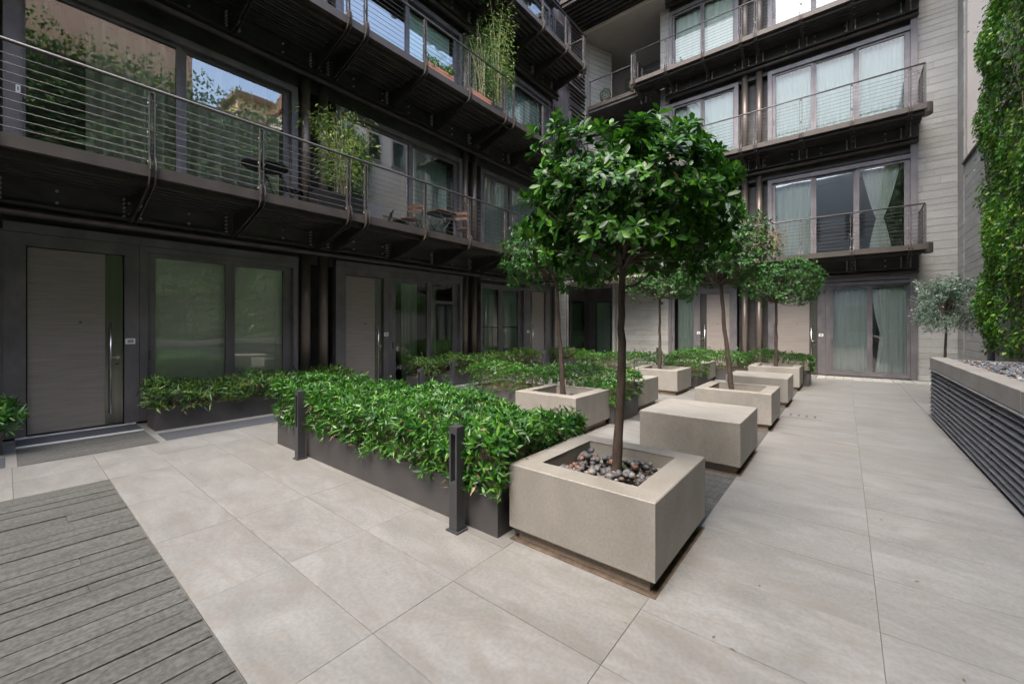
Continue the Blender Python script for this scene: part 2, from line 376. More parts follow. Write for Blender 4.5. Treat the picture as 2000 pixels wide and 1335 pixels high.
# ------------------------------------------------------------------ leaves
def nrm(a): return a / (np.linalg.norm(a, axis=1, keepdims=True) + 1e-9)
def leafmesh(name, P, D, N, L, Wd, m, parent, heavy=False, droop=0.15, fold=0.25, **kw):
    P = np.asarray(P, float); n = len(P); D = nrm(np.asarray(D, float)); N = np.asarray(N, float)
    N = nrm(N - D * (N * D).sum(1, keepdims=True)); B = np.cross(D, N)
    L = np.broadcast_to(L, (n,))[:, None]; Wd = np.broadcast_to(Wd, (n,))[:, None]
    def pt(t, w, k): return P + D * (t * L) + B * (w * Wd) + N * (k * Wd * fold * abs(w) - droop * L * t * t)
    if heavy:
        vs = [pt(0, 0, 0), pt(.33, -.5, 1), pt(.33, 0, 0), pt(.33, .5, 1), pt(.7, -.62, 1), pt(.7, 0, 0), pt(.7, .62, 1), pt(1, 0, 0)]
        fs = [(0, 1, 2), (0, 2, 3), (1, 4, 5), (1, 5, 2), (2, 5, 6), (2, 6, 3), (4, 7, 5), (5, 7, 6)]
    else:
        vs = [pt(0, 0, 0), pt(.42, -.5, 1), pt(.42, 0, 0), pt(.42, .5, 1), pt(1, 0, 0)]
        fs = [(0, 1, 2), (0, 2, 3), (1, 4, 2), (2, 4, 3)]
    k = len(vs); V = np.stack(vs, 1).reshape(-1, 3)
    F = (np.arange(n)[:, None, None] * k + np.array(fs)[None]).reshape(-1, 3)
    o = np.array([V[:, 0].mean(), V[:, 1].mean(), V[:, 2].min()]); V = V - o
    me = bpy.data.meshes.new(name)
    me.vertices.add(len(V)); me.vertices.foreach_set('co', V.astype(np.float32).ravel())
    me.loops.add(F.size); me.loops.foreach_set('vertex_index', F.astype(np.int32).ravel())
    me.polygons.add(len(F)); me.polygons.foreach_set('loop_start', np.arange(0, F.size, 3, dtype=np.int32))
    me.polygons.foreach_set('loop_total', np.full(len(F), 3, dtype=np.int32))
    me.polygons.foreach_set('use_smooth', np.ones(len(F), dtype=bool))
    me.materials.append(M[m]); me.update(calc_edges=True)
    return link(name, me, tuple(o), parent, **kw)
def rnd(n): return nrm(rng.normal(size=(n, 3)))
def leaf_obj_mesh(name, m, L, Wd, heavy=True, droop=0.2):
    o = leafmesh(name, [[0, 0, 0]], [[0, 1, 0]], [[0, 0, 1]], L, Wd, m, None, heavy, droop)
    me = o.data; off = np.array(o.location)
    for v in me.vertices: v.co = v.co + Vector(off)
    bpy.data.objects.remove(o); return me
def place_leaf(name, me, parent, p, d, nn, s):
    d = Vector(d).normalized(); nn = Vector(nn); nn = (nn - d * nn.dot(d)).normalized(); x = d.cross(nn)
    R = Matrix((x, d, nn)).transposed()
    link(name, me, tuple(p), parent, rot=R.to_euler(), scale=(s, s, s))

# ================================================================== GROUND
gr = box('ground', 'grout', None, -9.5, 3.0, -9.5, 19, -0.30, -0.012, kind='structure')
pav = link('pavement', None, (0, 0, 0), kind='structure')
XS = [1.09, .135, -.84, -1.79, -2.735, -3.69, -4.645, -5.595, -6.21, -6.83]
YS = [.64, 1.13, 1.66, 2.12, 2.70, 3.285, 3.88, 4.48]
while YS[-1] < 14.6: YS.append(YS[-1] + .596)
YS[-1] = 14.65
YN = [.64]
while YN[-1] > -4.5: YN.append(YN[-1] - .596)
YN = YN[::-1]
def dark_strip(x0, x1, y0, y1):
    if x0 > -1.85 and x1 < -.8: return y0 > 3.0 and y0 < 12 and not False
    if x0 > -2.78 and x1 < -1.75: return 6.0 < y0 < 6.6 or 10.4 < y0 < 11.2
    return False
for i in range(len(XS) - 1):
    a, b = XS[i + 1] + .0013, XS[i] - .0013
    for j in range(len(YS) - 1):
        c, d = YS[j] + .0012, YS[j + 1] - .0012
        if b < -5.7 and YS[j] > 1.6 and i == 7: continue
        if b < -5.7 and i == 7: pass
        if dark_strip(a, b, c, d):
            for k in range(4):
                w = (d - c) / 4
                ubox('plank', 'plank', pav, a, b, c + k * w + .002, c + (k + 1) * w - .002, -.012, -.002)
            continue
        z = random.uniform(-.0006, .0006)
        ubox('slab', 'trav', pav, a, b, c, d, -.012, z)
    if b > -.9 or b < -5.55:
        for j in range(len(YN) - 1):
            ubox('slab', 'trav', pav, a, b, YN[j] + .0018, YN[j + 1] - .0018, -.012, 0)
for j in range(len(YS) - 1):
    if YS[j] > 1.6: ubox('slab', 'trav', pav, -6.21 + .002 - .0, -5.595 - .002, YS[j] + .002, YS[j + 1] - .002, -.012, 0)
for j in range(len(YS) - 1):
    if YS[j] > 9.5: ubox('slab', 'trav', pav, 1.094, 2.28, YS[j] + .002, YS[j + 1] - .002, -.012, 0)
# plank deck on the left
x = -5.593; k = 0
while x < -.86:
    w = random.choice([.10, .12, .155, .165, .19, .21]); x1 = min(x + w, -.843)
    y = -4.5
    cuts = [-4.5] + sorted(random.sample([-3.4, -2.7, -1.9, -1.4], 1) + (random.sample([-.7, -.5, -.3, .05, .3], 1) if random.random() < .4 else [])) + [.636]
    for a, b in zip(cuts[:-1], cuts[1:]):
        ubox('plank', 'plank', pav, x + .005, x1 - .005, a + .0025, b - .0025, -.012, random.uniform(-.003, .003))
    x = x1
# apron along the glazed fronts: pale strip, mats, steps
ubox('apron', 'trav', pav, -8.6, -6.834, -4.5, 13.0, -.012, 0.0)
ubox('apron', 'trav', pav, -9.2, -6.834, 13.004, 15.6, -.012, 0.0)
ubox('apron', 'trav', pav, -6.83, -.66, 14.655, 15.75, -.012, 0.0)
for (a, b) in ((-4.4, .0), (1.33, 4.3), (5.95, 11.0)):
    ubox('drain_strip', 'mat_', pav, -7.42, -6.9, a, b, 0.0005, .005)
# cobbles below the far glass door
xx = -.64
while xx < 2.2:
    for yy in (14.66, 14.98, 15.3):
        ubox('cobble', 'board', pav, xx + .006, xx + .20, yy + .006, yy + .31, -.012, random.uniform(.002, .008))
    xx += .205
# floor drain slots
dr = link('floor_drain', None, (-.55, 8.35, 0)); tag(dr, 'small slotted drain set in the pale paving beside the stone blocks', 'drain')
box('drain_plate', 'trav', dr, -.80, -.28, 8.12, 8.60, .001, .0035)
for q in range(4):
    ubox('slot', 'grout', dr, -.72 + q * .11, -.695 + q * .11, 8.26, 8.45, .0036, .0045)

g = np.random.default_rng(60); n = 60
fx = np.concatenate([g.normal(-1.2, 1.0, 30), g.uniform(-5.5, 1.0, 30)]); fy = np.concatenate([g.normal(2.6, 1.3, 30), g.uniform(.8, 12, 30)])
fp = np.stack([fx, fy, np.full(n, .006)], 1)
fd = np.stack([g.normal(size=n), g.normal(size=n), g.normal(size=n) * .08], 1)
lit = leafmesh('fallen_leaves', fp, fd, np.tile([0, 0, 1.], (n, 1)) + g.normal(size=(n, 3)) * .15, g.uniform(.010, .035, n), g.uniform(.005, .012, n), 'leafD', None, False, .05, kind='stuff')
tag(lit, 'tiny dry leaves and grit scattered on the pale paving', 'leaf litter')
# ================================================================== LIMESTONE BLOCKS
BL = []
GAP = .16
def stone(loc, hollow, label, group):
    t = thing('stone_planter' if hollow else 'stone_bench', loc, label, 'planter' if hollow else 'bench', group)
    x, y, _ = loc; h = .515; w = .516
    if hollow:
        mb = MB(); zi = .40
        e = .006
        o = [(-w, -w), (w, -w), (w, w), (-w, w)]; i_ = [(a * (w - GAP) / w, b * (w - GAP) / w) for a, b in o]
        def ring(poly, z, ins=0): return [(x + a - math.copysign(ins, a), y + b - math.copysign(ins, b), z) for a, b in poly]
        rs = [ring(o, .085, e), ring(o, .085 + e), ring(o, h - e + .015), ring(o, h + .015, e), ring(i_, h + .015, -e), ring(i_, h + .015 - e), ring(i_, .30)]
        b0 = 0
        for r in rs: mb.v += r
        for r in range(len(rs) - 1):
            for k in range(4):
                k2 = (k + 1) % 4
                mb.f.append((r * 4 + k, r * 4 + k2, (r + 1) * 4 + k2, (r + 1) * 4 + k)); mb.sm.append(False)
        mb.f.append((3, 2, 1, 0)); mb.sm.append(False)
        mb.build('block', 'lime', t)
        box('soil', 'soil', t, x - w + GAP - .01, x + w - GAP + .01, y - w + GAP - .01, y + w - GAP + .01, .29, .385)
    else:
        box('block', 'lime', t, x - w, x + w, y - w, y + w, .085, h + .015, bev=.006)
    q = w - .05
    box('plinth', 'limetop', t, x - q, x + q, y - q, y + q, 0.001, .085)
    mb = MB(); r = q + .05
    for a in ((-r, r, -r, -q), (-r, r, q, r), (-r, -q, -q, q), (q, r, -q, q)):
        mb.box(x + a[0], x + a[1], y + a[2], y + a[3], .0012, .004)
    mb.build('soil_joint', 'rust', t)
    BL.append(t); return t
Gs = 'limestone blocks standing in two rows'
A_ = stone((-1.322, 2.756, 0), True, 'nearest limestone planter box, holding the big tree and loose grey pebbles', Gs)
stone((-1.322, 5.12, 0), False, 'solid limestone seat block directly behind the nearest planter box', Gs)
C_ = stone((-1.322, 7.34, 0), True, 'limestone planter box with leaning tree, between two solid seat blocks', Gs)
stone((-1.322, 9.53, 0), False, 'solid limestone seat block in front of the farthest round topped tree', Gs)
E_ = stone((-1.322, 11.95, 0), True, 'farthest limestone planter box, by the hedge near the glass door', Gs)
F_ = stone((-3.31, 5.32, 0), True, 'limestone planter box with slim dark tree behind the long bamboo bed', Gs)
stone((-3.31, 7.42, 0), False, 'solid limestone seat block half hidden behind the middle hedge end', Gs)
H_ = stone((-3.31, 9.6, 0), True, 'limestone planter box in the rear row with a dark straight tree', Gs)
stone((-3.31, 11.96, 0), False, 'small looking solid limestone block touching the far hedge', Gs)
# pebbles: loose in the nearest planter, fewer in the others
pm = []
for k in range(5):
    mb = MB().blob((0, 0, 0), (.5, .38, .3), 8, 6, .07); me = bpy.data.meshes.new('pebble')
    me.from_pydata(mb.v, [], mb.f); me.polygons.foreach_set('use_smooth', mb.sm); me.materials.append(M['pebble']); pm.append(me)
def pebbles(par, cx, cy, n, smin, smax, ext=.33, spread=1.0):
    pts = []
    for _ in range(n * 6):
        if len(pts) >= n: break
        px, py = random.uniform(-ext, ext), random.uniform(-ext, ext)
        if px > .17 and py < .1 + .9 * random.random() and px - py * .3 > .2: continue
        if math.hypot(px, py) < .05: continue
        s = random.uniform(smin, smax)
        z = .385 + s * .22
        z += sum(1 for a, b, c in pts if math.hypot(a - px, b - py) < (s + c) * .38) * .016
        pts.append((px, py, s))
        link('pebble', random.choice(pm), (cx + px, cy + py, min(z, .475)), par, rot=(random.uniform(-.5, .5), random.uniform(-.5, .5), random.uniform(0, 6.28)), scale=(s, s, s))
pebbles(A_, -1.322, 2.756, 330, .034, .072)
pebbles(F_, -3.31, 5.32, 60, .05, .09)
mb = MB()

# ================================================================== TREES
def trunk(par, pts, r0, r1, m='bark', knots=True, n=10):
    pts = [Vector(p) for p in pts]; out = []; rr = []
    N = 18
    for i in range(N + 1):
        t = i / N * (len(pts) - 1); k = min(int(t), len(pts) - 2); f = t - k
        p = pts[k].lerp(pts[k + 1], f)
        p = p + Vector((random.uniform(-1, 1), random.uniform(-1, 1), 0)) * r0 * .14
        out.append(p); q = i / N
        rr.append((r0 + (r1 - r0) * q) * (1 + (.28 * math.exp(-q * 16))) * (1 + random.uniform(-.07, .09) * knots))
    return MB().tube(out, rr, n).build('trunk', m, par)

def crown(par, c, R, top, bottom, n_cl, per, L, Wd, m, seed, heavy=True, flat=.2, nobj=0, inner=.35, twigs=True, base=None, gaps=5, lumpy=1.0, shoots=.0):
    g = np.random.default_rng(seed); c = np.array(c, float)
    P = []; tries = 0
    # lumpy superellipsoid outline
    ph = g.uniform(0, 6.28, 8); gd = nrm(g.normal(size=(gaps, 3)))
    while len(P) < n_cl and tries < n_cl * 30:
        tries += 1
        d = g.normal(size=3); d /= np.linalg.norm(d)
        if d[2] < -.75: continue
        e = 2.6
        k = (abs(d[0]) ** e + abs(d[1]) ** e + abs(d[2]) ** e) ** (-1 / e)
        az = math.atan2(d[1], d[0])
        lump = 1 + lumpy * (.10 * math.sin(3 * az + ph[0]) + .08 * math.sin(5 * az + ph[1] + 3 * d[2]) + .07 * math.sin(7 * d[2] * 2 + ph[2] + 2 * az)) * .9
        if g.random() < shoots: lump *= g.uniform(1.06, 1.22)
        dk = max(float((gd @ d).max()), 0)
        if dk > .95 and g.random() < .85: continue
        s = (g.uniform(.84, 1.05) if g.random() > inner else g.uniform(.35, .85)) * lump
        p = d * k * s
        p = np.array([p[0] * R, p[1] * R, p[2] * (top if p[2] > 0 else bottom)])
        P.append(p)
    P = np.array(P); out = nrm(P / np.array([R, R, (top + bottom) / 2]) + np.array([0, 0, .45]) + g.normal(size=P.shape) * .25)
    allP = []; allD = []; allN = []; allL = []
    for p, ax in zip(P, out):
        t = np.cross(ax, [0, 0, 1.0]); t = t / (np.linalg.norm(t) + 1e-6); b = np.cross(ax, t)
        sc = g.uniform(.62, 1.25); kk = per + g.integers(-2, 3)
        for i in range(kk):
            an = 2 * PI * i / kk + g.uniform(-.3, .3); sp = g.uniform(.75, 1.35)
            d = ax * math.cos(sp) + (t * math.cos(an) + b * math.sin(an)) * math.sin(sp)
            d[2] -= flat * g.random()
            nn = ax + np.array([0, 0, .5]) + g.normal(size=3) * .25
            allP.append(c + p - ax * .02 * g.random()); allD.append(d); allN.append(nn); allL.append(L * sc * g.uniform(.75, 1.1))
    allP = np.array(allP); allD = np.array(allD); allN = np.array(allN); allL = np.array(allL)
    keep = np.ones(len(allP), bool)
    if nobj:
        # the leaves that show largest: outermost and nearest the courtyard's entrance side
        view = np.array([.43, -.9, .0]); score = (allP - c) @ view + .25 * g.random(len(allP)) + .2 * (allP - c)[:, 2]
        idx = np.argsort(-score)[:nobj]; keep[idx] = False
        me = leaf_obj_mesh('leaf', m, 1.0, Wd / L, True, .16)
        for i in idx: place_leaf('leaf', me, par, allP[i], allD[i], allN[i], float(allL[i]))
    leafmesh('foliage', allP[keep], allD[keep], allN[keep], allL[keep], allL[keep] * Wd / L, m, par, heavy, .16, kind='stuff')
    # withered leaves
    nd = max(12, len(P) // 14); ii = g.choice(len(P), nd)
    Pd = c + P[ii] * np.array([.85, .85, .7]) + g.normal(size=(nd, 3)) * .04 - np.array([0, 0, .05])
    leafmesh('withered_leaves', Pd, nrm(g.normal(size=(nd, 3)) * .4 + np.array([0, 0, -1])), rnd(nd), L * .8, Wd * .6, 'leafD', par, heavy, .3, kind='stuff')
    if twigs:
        mb = MB(); b0 = np.array(base if base is not None else c - np.array([0, 0, bottom]))
        for i in g.choice(len(P), min(70, len(P)), replace=False):
            e = c + P[i]; mid = b0 * .45 + e * .55 + g.normal(size=3) * .04 + np.array([0, 0, -.04])
            mb.tube([tuple(b0), tuple(b0 * .75 + mid * .25 + np.array([0, 0, .03])), tuple(mid), tuple(e)], [.013, .010, .006, .0025], 5, False)
        mb.build('branches', 'bark', par, kind='stuff')

t = thing('clipped_tree', (-1.27, 2.74, .38), 'biggest tree, wide crown of large glossy leaves, in the nearest stone planter', 'tree')
trunk(t, [(-1.27, 2.74, .36), (-1.25, 2.745, .75), (-1.225, 2.75, 1.2), (-1.235, 2.755, 1.62), (-1.22, 2.76, 2.0)], .035, .022)
MB().tube([(-1.23, 2.755, 1.77), (-1.16, 2.80, 1.785), (-1.09, 2.83, 1.83), (-1.0, 2.86, 1.95)], [.011, .009, .007, .004], 6).build('branch', 'bark', t)
crown(t, (-1.25, 2.80, 2.33), 0.64, .53, .54, 1600, 7, .080, .026, 'leafT', 11, nobj=300, base=(-1.22, 2.76, 1.93), gaps=9, lumpy=1.1, shoots=.045)
mb = MB()
for k in range(16):
    a = random.uniform(0, 6.28); mb.blob((-1.36 + .05 * math.cos(a), 2.735 + .05 * math.sin(a), .40), (.02, .02, .02), 5, 4)
sp = thing('seedling', (-1.25, 2.83, .44), 'tiny bright green seedling sprouting among the pebbles beside the big trunk', 'plant')
g0 = rng.normal(size=(26, 3)) * np.array([1, 1, .3]) + np.array([0, 0, .5])
leafmesh('leaves', np.array([-1.24, 2.84, .455]) + rng.normal(size=(26, 3)) * .018, g0, np.tile([0, 0, 1.], (26, 1)), .035, .02, 'leafY', sp, False, kind='stuff')

def std_tree(px, py, lean, label, seed, R, top, bot, cz, L, mname, ncl, d=(0, 0)):
    t = thing('clipped_tree', (px, py, .38), label, 'tree')
    tx, ty = px + lean[0], py + lean[1]
    trunk(t, [(px, py, .36), (px + lean[0] * .3 + .01, py + lean[1] * .3, .9), (px + lean[0] * .65, py + lean[1] * .65, 1.45), (tx, ty, 2.32)], .040, .024)
    crown(t, (tx + d[0], ty + d[1], cz), R, top, bot, ncl, 6, L, L * .36, mname, seed, heavy=False, base=(tx, ty, cz - bot * .8), gaps=6)
    return t
std_tree(-3.31, 5.32, (-.10, -.04), 'slim tree with dark dense crown left of and behind the biggest tree', 21, .74, .60, .56, 2.60, .078, 'leafT2', 1050, (-.06, .0))
std_tree(-1.40, 7.3, (-.17, .02), 'leaning tree with thin curved trunk in the middle front row planter', 22, .62, .60, .62, 2.66, .078, 'leafT2', 1000, (.08, 0))
std_tree(-1.322, 11.9, (.02, .0), 'farthest tree with neat rounded deep green crown', 23, .78, .52, .62, 2.56, .066, 'leafT2', 1500, (.14, 0))
std_tree(-3.35, 9.6, (.0, .0), 'straight trunked tree in the rear row, crown mostly hidden by the biggest tree', 24, .74, .62, .60, 2.60, .078, 'leafT2', 1000)
# olive tree behind the raised bed
t = thing('olive_tree', (1.45, 10.95, 0), 'small silvery olive tree standing alone behind the raised gravel bed', 'olive tree')
trunk(t, [(1.45, 10.95, .3), (1.44, 10.95, .9), (1.455, 10.95, 1.4), (1.45, 10.95, 1.75)], .024, .014, 'bark')
g = np.random.default_rng(5); TW = []; mb = MB(); P = []; D = []
for k in range(120):
    az = g.uniform(0, 6.28); el = g.uniform(-.95, 1.45); r = g.uniform(.26, .53) * (1 + .30 * math.sin(az * 3 + 1) * math.cos(el)) * g.choice([1, 1, 1.15, .8])
    e = np.array([1.45 + r * math.cos(az) * math.cos(el), 10.95 + r * math.sin(az) * math.cos(el), 1.87 + 1.05 * r * math.sin(el)])
    b0 = np.array([1.45, 10.95, 1.55 + .45 * g.random()]); mid = (b0 + e) / 2 + g.normal(size=3) * .05
    mb.tube([tuple(b0), tuple(mid), tuple(e)], [.006, .004, .002], 4, False)
    for q in range(60):
        P.append(e + (mid - e) * g.random() * .5 + g.normal(size=3) * .05); D.append((e - mid) / np.linalg.norm(e - mid) * .5 + g.normal(size=3) * .7)
mb.build('branches', 'twig', t, kind='stuff')
leafmesh('foliage', P, D, rnd(len(P)), .058, .016, 'leafO', t, False, .1, kind='stuff')
pt = thing('plant_pot', (1.45, 10.95, 0), 'dark square pot hidden behind the raised bed under the olive tree', 'pot')
box('pot_body', 'planter', pt, 1.31, 1.63, 10.79, 11.11, 0, .42, bev=.006); box('pot_soil', 'soil', pt, 1.33, 1.61, 10.81, 11.09, .41, .425)

# ================================================================== METAL PLANTERS WITH BAMBOO
def trough(x0, x1, y0, y1, label, h=.32, grp='charcoal metal troughs'):
    t = thing('metal_trough', ((x0 + x1) / 2, (y0 + y1) / 2, 0), label, 'planter', grp)
    mb = MB(); th = .008
    mb.box(x0, x1, y0, y0 + th, .0, h); mb.box(x0, x1, y1 - th, y1, 0, h)
    mb.box(x0, x0 + th, y0 + th, y1 - th, 0, h); mb.box(x1 - th, x1, y0 + th, y1 - th, 0, h)
    mb.build('shell', 'planter', t)
    box('soil', 'soil', t, x0 + th + .001, x1 - th - .001, y0 + th + .001, y1 - th - .001, .02, h - .05)
    return t
def hedge(x0, x1, y0, y1, zt, label, seed, tufts, L=.10, W_=.021, m='leafB', over=.07, nobj=0, z0=.27, grp='low clipped bamboo hedges', dry=.018):
    g = np.random.default_rng(seed)
    t = thing('bamboo_hedge', ((x0 + x1) / 2, (y0 + y1) / 2, z0), label, 'hedge', grp)
    cx, cy = (x0 + x1) / 2, (y0 + y1) / 2; hx, hy = (x1 - x0) / 2, (y1 - y0) / 2
    ph = g.uniform(0, 6.28, 6)
    P = []; D = []; N = []; Ls = []; st = MB(); sk = []
    for k in range(tufts):
        u, v = g.uniform(-1, 1), g.uniform(-1, 1)
        if g.random() < .35:     # rim tufts
            if g.random() < hx / (hx + hy): v = math.copysign(g.uniform(.9, 1), v)
            else: u = math.copysign(g.uniform(.95, 1), u)
        X = cx + u * (hx + over); Y = cy + v * (hy + over)
        edge = max(0, max(abs(u) * (hx + over) - hx + .12, abs(v) * (hy + over) - hy + .12)) / .2
        lump = .045 * math.sin(X * 3.1 + ph[0]) + .04 * math.sin(Y * 4.3 + X * 1.7 + ph[1]) + .03 * math.sin(X * 7.3 + ph[2]) + g.normal() * .022
        ztop = zt + lump - .10 * min(edge, 1) ** 2
        if g.random() < .5: Z = ztop
        else: Z = g.uniform(z0 + (.02 if edge > .6 else .06), ztop)
        if edge < .2 and Z < ztop - .18: continue
        if g.random() < .02: Z = ztop + g.uniform(.03, .09)
        ax = np.array([g.normal() * .35 + .5 * u * min(edge, 1), g.normal() * .35 + .5 * v * min(edge, 1), .9])
        if edge > .5: ax[2] *= g.uniform(.2, 1)
        ax /= np.linalg.norm(ax)
        tt = np.cross(ax, [.3, .2, 1.0]); tt /= np.linalg.norm(tt); bb = np.cross(ax, tt)
        kk = g.integers(5, 9); sc = g.uniform(.7, 1.2)
        for i in range(kk):
            an = g.uniform(0, 6.28); sp_ = g.uniform(.6, 1.5)
            d = ax * math.cos(sp_) + (tt * math.cos(an) + bb * math.sin(an)) * math.sin(sp_)
            P.append([X, Y, Z + g.uniform(-.02, .02)]); D.append(d); N.append(ax + g.normal(size=3) * .35); Ls.append(L * sc * g.uniform(.7, 1.15))
        if edge < .45: sk.append((X - ax[0] * .1, Y - ax[1] * .1, z0 - .02, X, Y, Z))
    P = np.array(P); D = np.array(D); N = np.array(N); Ls = np.array(Ls)
    keep = np.ones(len(P), bool)
    if nobj:
        sc = P @ np.array([.45, -.9, .8]) + g.random(len(P)) * .9
        idx = np.argsort(-sc)[:nobj]; keep[idx] = False
        me = leaf_obj_mesh('leaf', m, 1.0, W_ / L, True, .22)
        for i in idx: place_leaf('leaf', me, t, P[i], D[i], N[i], float(Ls[i]))
    dr_ = g.random(len(P)) < dry
    leafmesh('foliage', P[keep & ~dr_], D[keep & ~dr_], N[keep & ~dr_], Ls[keep & ~dr_], Ls[keep & ~dr_] * W_ / L, m, t, False, .22, kind='stuff')
    if (keep & dr_).sum() > 2: leafmesh('dry_foliage', P[keep & dr_] - np.array([0, 0, .04]), D[keep & dr_], N[keep & dr_], Ls[keep & dr_], Ls[keep & dr_] * W_ / L, 'leafD', t, False, .3, kind='stuff')
    for s_ in sk[::2]: st.tube([s_[:3], s_[3:]], [.003, .0015], 4, False, False)
    st.build('stems', 'twig', t, kind='stuff')
    return t
trough(-5.63, -1.905, 2.19, 3.30, 'long charcoal trough nearest the viewer, full of bamboo')
hedge(-5.63, -1.905, 2.19, 3.30, .70, 'nearest and longest bright green bamboo hedge, behind two lamp posts', 31, 5600, nobj=300, L=.082, W_=.019, over=.05)
trough(-5.75, -2.73, 5.84, 6.78, 'charcoal trough of the middle hedge between the two rear row stone boxes')
hedge(-5.75, -2.73, 5.84, 6.78, .72, 'middle bright green hedge directly behind the slim tree planter', 32, 2600, L=.068, W_=.018)
trough(-5.95, -2.73, 10.33, 11.3, 'charcoal trough of the rear hedge behind the straight trunked tree')
hedge(-5.95, -2.73, 10.33, 11.3, .72, 'rear hedge crossing behind the straight trunked tree', 33, 1900, L=.062, W_=.020)
trough(-4.0, -.685, 12.5, 13.4, 'farthest charcoal trough, ending beside the last stone planter')
hedge(-4.0, -.685, 12.5, 13.4, .74, 'farthest hedge running in front of the two far doors', 34, 2200, L=.062, W_=.020)
trough(-8.12, -7.62, 1.34, 4.3, 'charcoal trough under the frosted ground floor window', grp='charcoal troughs along the left front')
hedge(-8.12, -7.62, 1.34, 4.3, .60, 'shaggy bamboo hedge under the frosted window beside the nearest door', 35, 1000, L=.12, W_=.02, m='leafP', grp='bamboo hedges along the left front', dry=.06)
trough(-8.12, -7.62, 6.0, 11.0, 'long charcoal trough in front of the clear glazed room', grp='charcoal troughs along the left front')
hedge(-8.12, -7.62, 6.0, 11.0, .68, 'yellowish green hedge along the clear glazed room and blinds', 36, 1700, L=.10, W_=.02, m='leafP', grp='bamboo hedges along the left front', dry=.05)
trough(-8.35, -7.62, 12.6, 13.5, 'short charcoal trough by the dark corner entrance', grp='charcoal troughs along the left front')
hedge(-8.35, -7.62, 12.6, 13.5, .66, 'short yellow tinged hedge clump by the dark corner entrance', 37, 420, L=.10, W_=.02, m='leafP', grp='bamboo hedges along the left front', dry=.12)
trough(-8.12, -7.62, -3.5, -.02, 'charcoal trough left of the nearest door, cut by the picture edge', grp='charcoal troughs along the left front')
hedge(-8.12, -7.50, -3.5, .02, .55, 'bright green hedge tip left of the nearest door', 38, 900, L=.12, W_=.022, m='leafB', grp='bamboo hedges along the left front')

# ================================================================== LAMP POSTS (low bollards)
t = thing('bollard_lamp', (-2.215, 2.09, 0), 'nearest charcoal bollard lamp, by the right end of the long hedge', 'bollard lamp', 'low slotted bollard lamps')
x, y = -2.215, 2.09; w = .040
MB().box(x - w, x + w, y - w, y + w, .012, .36).box(x - w, x - w + .016, y - w, y + w, .36, .715).box(x + w - .016, x + w, y - w, y + w, .36, .715).box(x - w, x + w, y - w, y + w, .715, .765).box(x - w + .016, x + w - .016, y + w - .03, y + w, .36, .715).build('post', 'bollard', t)
box('base_plate', 'bollard', t, x - .06, x + .06, y - .055, y + .055, .001, .012)
box('lamp_lens', 'screen', t, x - .022, x + .022, y - .02, y + .005, .700, .7145)
for l_, lab in (((-4.79, 2.10, 0), 'charcoal bollard lamp by the left end of the long hedge'),
                ((-6.62, 2.82, 0), 'bollard lamp poking up in front of the shaggy window hedge'),
                ((-5.60, 4.45, 0), 'bollard lamp behind the long hedge, left of a close pair'),
                ((-6.58, 6.08, 0), 'slim bollard lamp standing clear on the dark strip behind the long hedge'),
                ((-6.62, 9.6, 0), 'bollard lamp at the end of the yellowish left front hedge'),
                ((-4.95, 14.0, 0), 'farthest bollard lamp in front of the pale stone board wall')):
    copy_thing(t, l_, lab)

# ================================================================== RAISED GRAVEL BED (right)
rb = thing('raised_bed', (1.5, 3, 0), 'raised planting bed clad in dark horizontal slats with stone coping', 'raised bed')
box('core', 'grout', rb, 1.16, 2.25, -5.0, 9.50, 0.0, .795)
PY = [9.55, 8.10, 6.02, 4.25, 2.4, .6, -1.2, -3.0, -5.0]
for a, b in zip(PY[1:], PY[:-1]):
    for k in range(11):
        z = .045 + k * .068
        mb = MB(); mb.prism([(1.128, z + .042), (1.085, z + .004), (1.085, z - .006), (1.096, z - .006), (1.137, z + .032)], 'y', a + .006, b - .006)
        mb.build('slat', 'slat', rb, recalc=True)
    box('upright', 'bollard', rb, 1.10, 1.15, a - .004, a + .004, .02, .78)
for k in range(11):
    z = .045 + k * .068
    MB().prism([(9.545, z + .042), (9.59, z + .004), (9.59, z - .006), (9.575, z - .006), (9.54, z + .032)], 'x', 1.10, 2.25).build('slat', 'slat', rb, recalc=True)
ubox('cap_strip', 'slat', rb, 1.07, 1.16, -5, 9.60, .786, .797)
cy_ = [9.60, 7.35, 5.1, 2.85, .6, -1.65, -5.0]
for a, b in zip(cy_[1:], cy_[:-1]):
    box('coping_stone', 'conc', rb, 1.09, 1.29, a + .002, b - .002, .80, .985, bev=.006)
box('coping_stone', 'conc', rb, 1.293, 2.26, 9.42, 9.60, .80, .955, bev=.006)
g = np.random.default_rng(9); mb = MB()
for k in range(2600):
    X = g.uniform(1.30, 2.2); Y = g.uniform(2.6, 9.40) if k > 1500 else g.uniform(5, 9.4)
    r = g.uniform(.022, .045); z = .915 + g.random() * .03
    if k % 1 == 0:
        b = len(mb.v); a = g.uniform(0, 6.28); ca, sa = math.cos(a), math.sin(a); tl = g.normal(size=2) * .35; n_ = 5
        for q in range(n_):
            an = 6.283 * q / n_; rx, ry = r * (1 + .3 * g.normal()), r * .65
            lx, ly = rx * math.cos(an), ry * math.sin(an); wx_, wy_ = lx * ca - ly * sa, lx * sa + ly * ca
            mb.v.append((X + wx_, Y + wy_, z + tl[0] * wx_ + tl[1] * wy_)); 
        for q in range(n_):
            p = mb.v[b + q]; mb.v.append((p[0] * .93 + X * .07, p[1] * .93 + Y * .07, p[2] + .012))
        mb.f.append(tuple(range(b + n_, b + 2 * n_))); mb.sm.append(False)
        for q in range(n_):
            mb.f.append((b + q, b + (q + 1) % n_, b + n_ + (q + 1) % n_, b + n_ + q)); mb.sm.append(False)
mb.build('slate_chips', 'slate', rb, kind='stuff')
